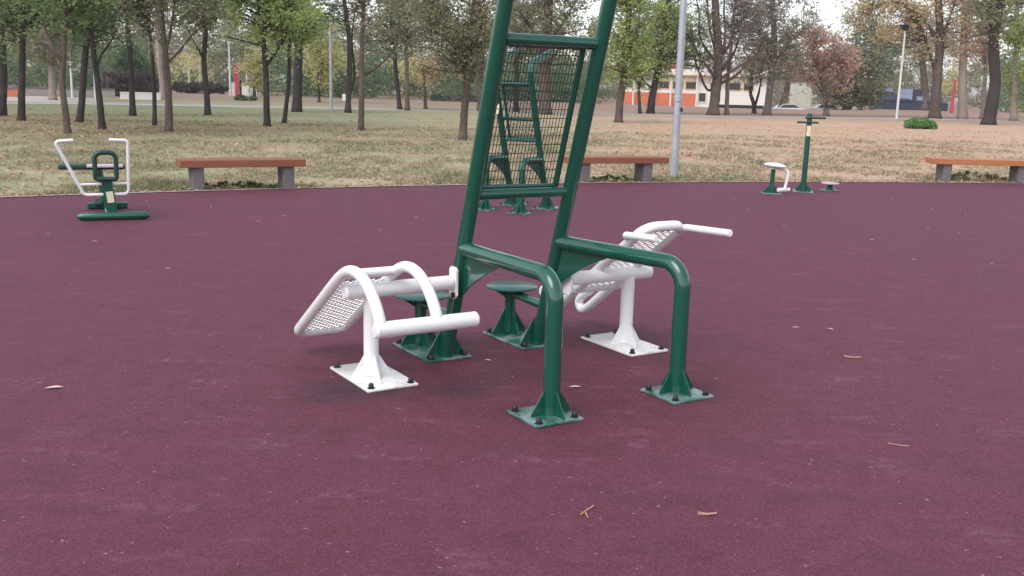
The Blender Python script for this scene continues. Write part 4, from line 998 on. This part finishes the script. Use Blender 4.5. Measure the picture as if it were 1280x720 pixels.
tag(quads_object('leaf_litter', V, L['litter'], rng.uniform(0, 1, n)), 'dry fallen leaves strewn over the lawn', 'leaf litter', kind='stuff')

M['leaf_dry'] = plain('dry_leaf_pale', (.60, .43, .38), .8, .2, 40)
def dry_leaf(u, v, size, label, group=None, ang=None):
    g = ground(u, v, .012); b = MB(); a = rng.uniform(0, 6.28) if ang is None else ang
    ca, sa = math.cos(a), math.sin(a); pts = [(-1, 0, .0), (-.55, .34, .10), (.1, .46, .16), (.65, .22, .08), (1.0, 0, .02), (.6, -.28, .10), (.05, -.42, .18), (-.6, -.30, .08)]
    b.v = [np.array([size * (x * ca - y * sa), size * (x * sa + y * ca), .004 + size * z * .6]) for x, y, z in pts] + [np.array([0, 0, .004])]
    b.f = [(i, (i + 1) % 8, 8) for i in range(8)]
    o = b.build('fallen_leaf', M['leaf_dry'], loc=(g[0], g[1], .013), angle=60)
    return tag(o, label, 'leaf', group)
dry_leaf(68, 485.5, .042, 'large pale curled leaf alone on the rubber at far left', 'dry leaves on the rubber court', .35)
dry_leaf(719, 484.5, .030, 'pale leaf on the rubber between the two green front legs', 'dry leaves on the rubber court', .1)
dry_leaf(995, 410, .024, 'small pale leaf on the rubber right of the white inclined bench', 'dry leaves on the rubber court', .0)
dry_leaf(694, 522, .012, 'tiny leaf scrap at the foot of the nearest green leg', 'dry leaves on the rubber court')
for u, v in ((1038, 412), (1142, 325), (980, 283), (1165, 262), (870, 246), (918, 250), (935, 262), (884, 258), (1160, 285), (1206, 269), (1224, 258), (1199, 292), (183, 252), (186, 259), (264, 259), (355, 270), (323, 277), (118, 302), (210, 336), (60, 292), (475, 288), (520, 272), (430, 262), (612, 330), (1090, 300), (1240, 330), (985, 250), (1115, 250), (610, 451)):
    dry_leaf(u, v, rng.uniform(.014, .028), 'small dry leaf fleck scattered on the rubber court', 'dry leaf flecks on the rubber court')
def twig(pl, label, r=.0035):
    g = ground(*pl[0][0], .012); b = MB()
    for seg in pl: b.tube([ground(u, v, .018) - np.array([g[0], g[1], 0]) for u, v in seg], r, 6)
    return tag(b.build('dry_twig', M['twig'], loc=(g[0], g[1], 0)), label, 'twig', 'dry twigs on the rubber court')
twig([[(726, 643), (731, 639), (742, 632)], [(731, 639), (735, 647)]], 'forked dry twig lying in the foreground below the nearest green leg', .0026)
twig([[(872, 640), (884, 642), (896, 641)], [(872, 642.5), (885, 643), (896, 641.5)]], 'straight double dry twig lying in the right foreground', .0022)
twig([[(1055, 445), (1065, 446.5), (1076, 446.5)]], 'thin dry twig lying on the rubber far right of the inclined bench', .004)
twig([[(1110, 554), (1122, 556), (1136, 557.5)]], 'thin dry twig lying on the rubber in the right foreground', .002)

hz = MB().box((40, 150, 14), (900, 560, 30.0)).build('haze', bpy.data.materials.new('park_haze'), smooth=False)
tag(hz, 'thin pale autumn haze over the park', 'haze', kind='stuff')
hm = hz.data.materials[0]; hm.use_nodes = True; ht = hm.node_tree; ht.nodes.clear()
pv = ht.nodes.new('ShaderNodeVolumePrincipled'); ho = ht.nodes.new('ShaderNodeOutputMaterial')
pv.inputs['Color'].default_value = (.93, .92, .94, 1); pv.inputs['Density'].default_value = .0006; pv.inputs['Anisotropy'].default_value = .3
ht.links.new(pv.outputs[0], ho.inputs['Volume'])
scene.cycles.max_bounces = 8
scene.cycles.use_denoising = True
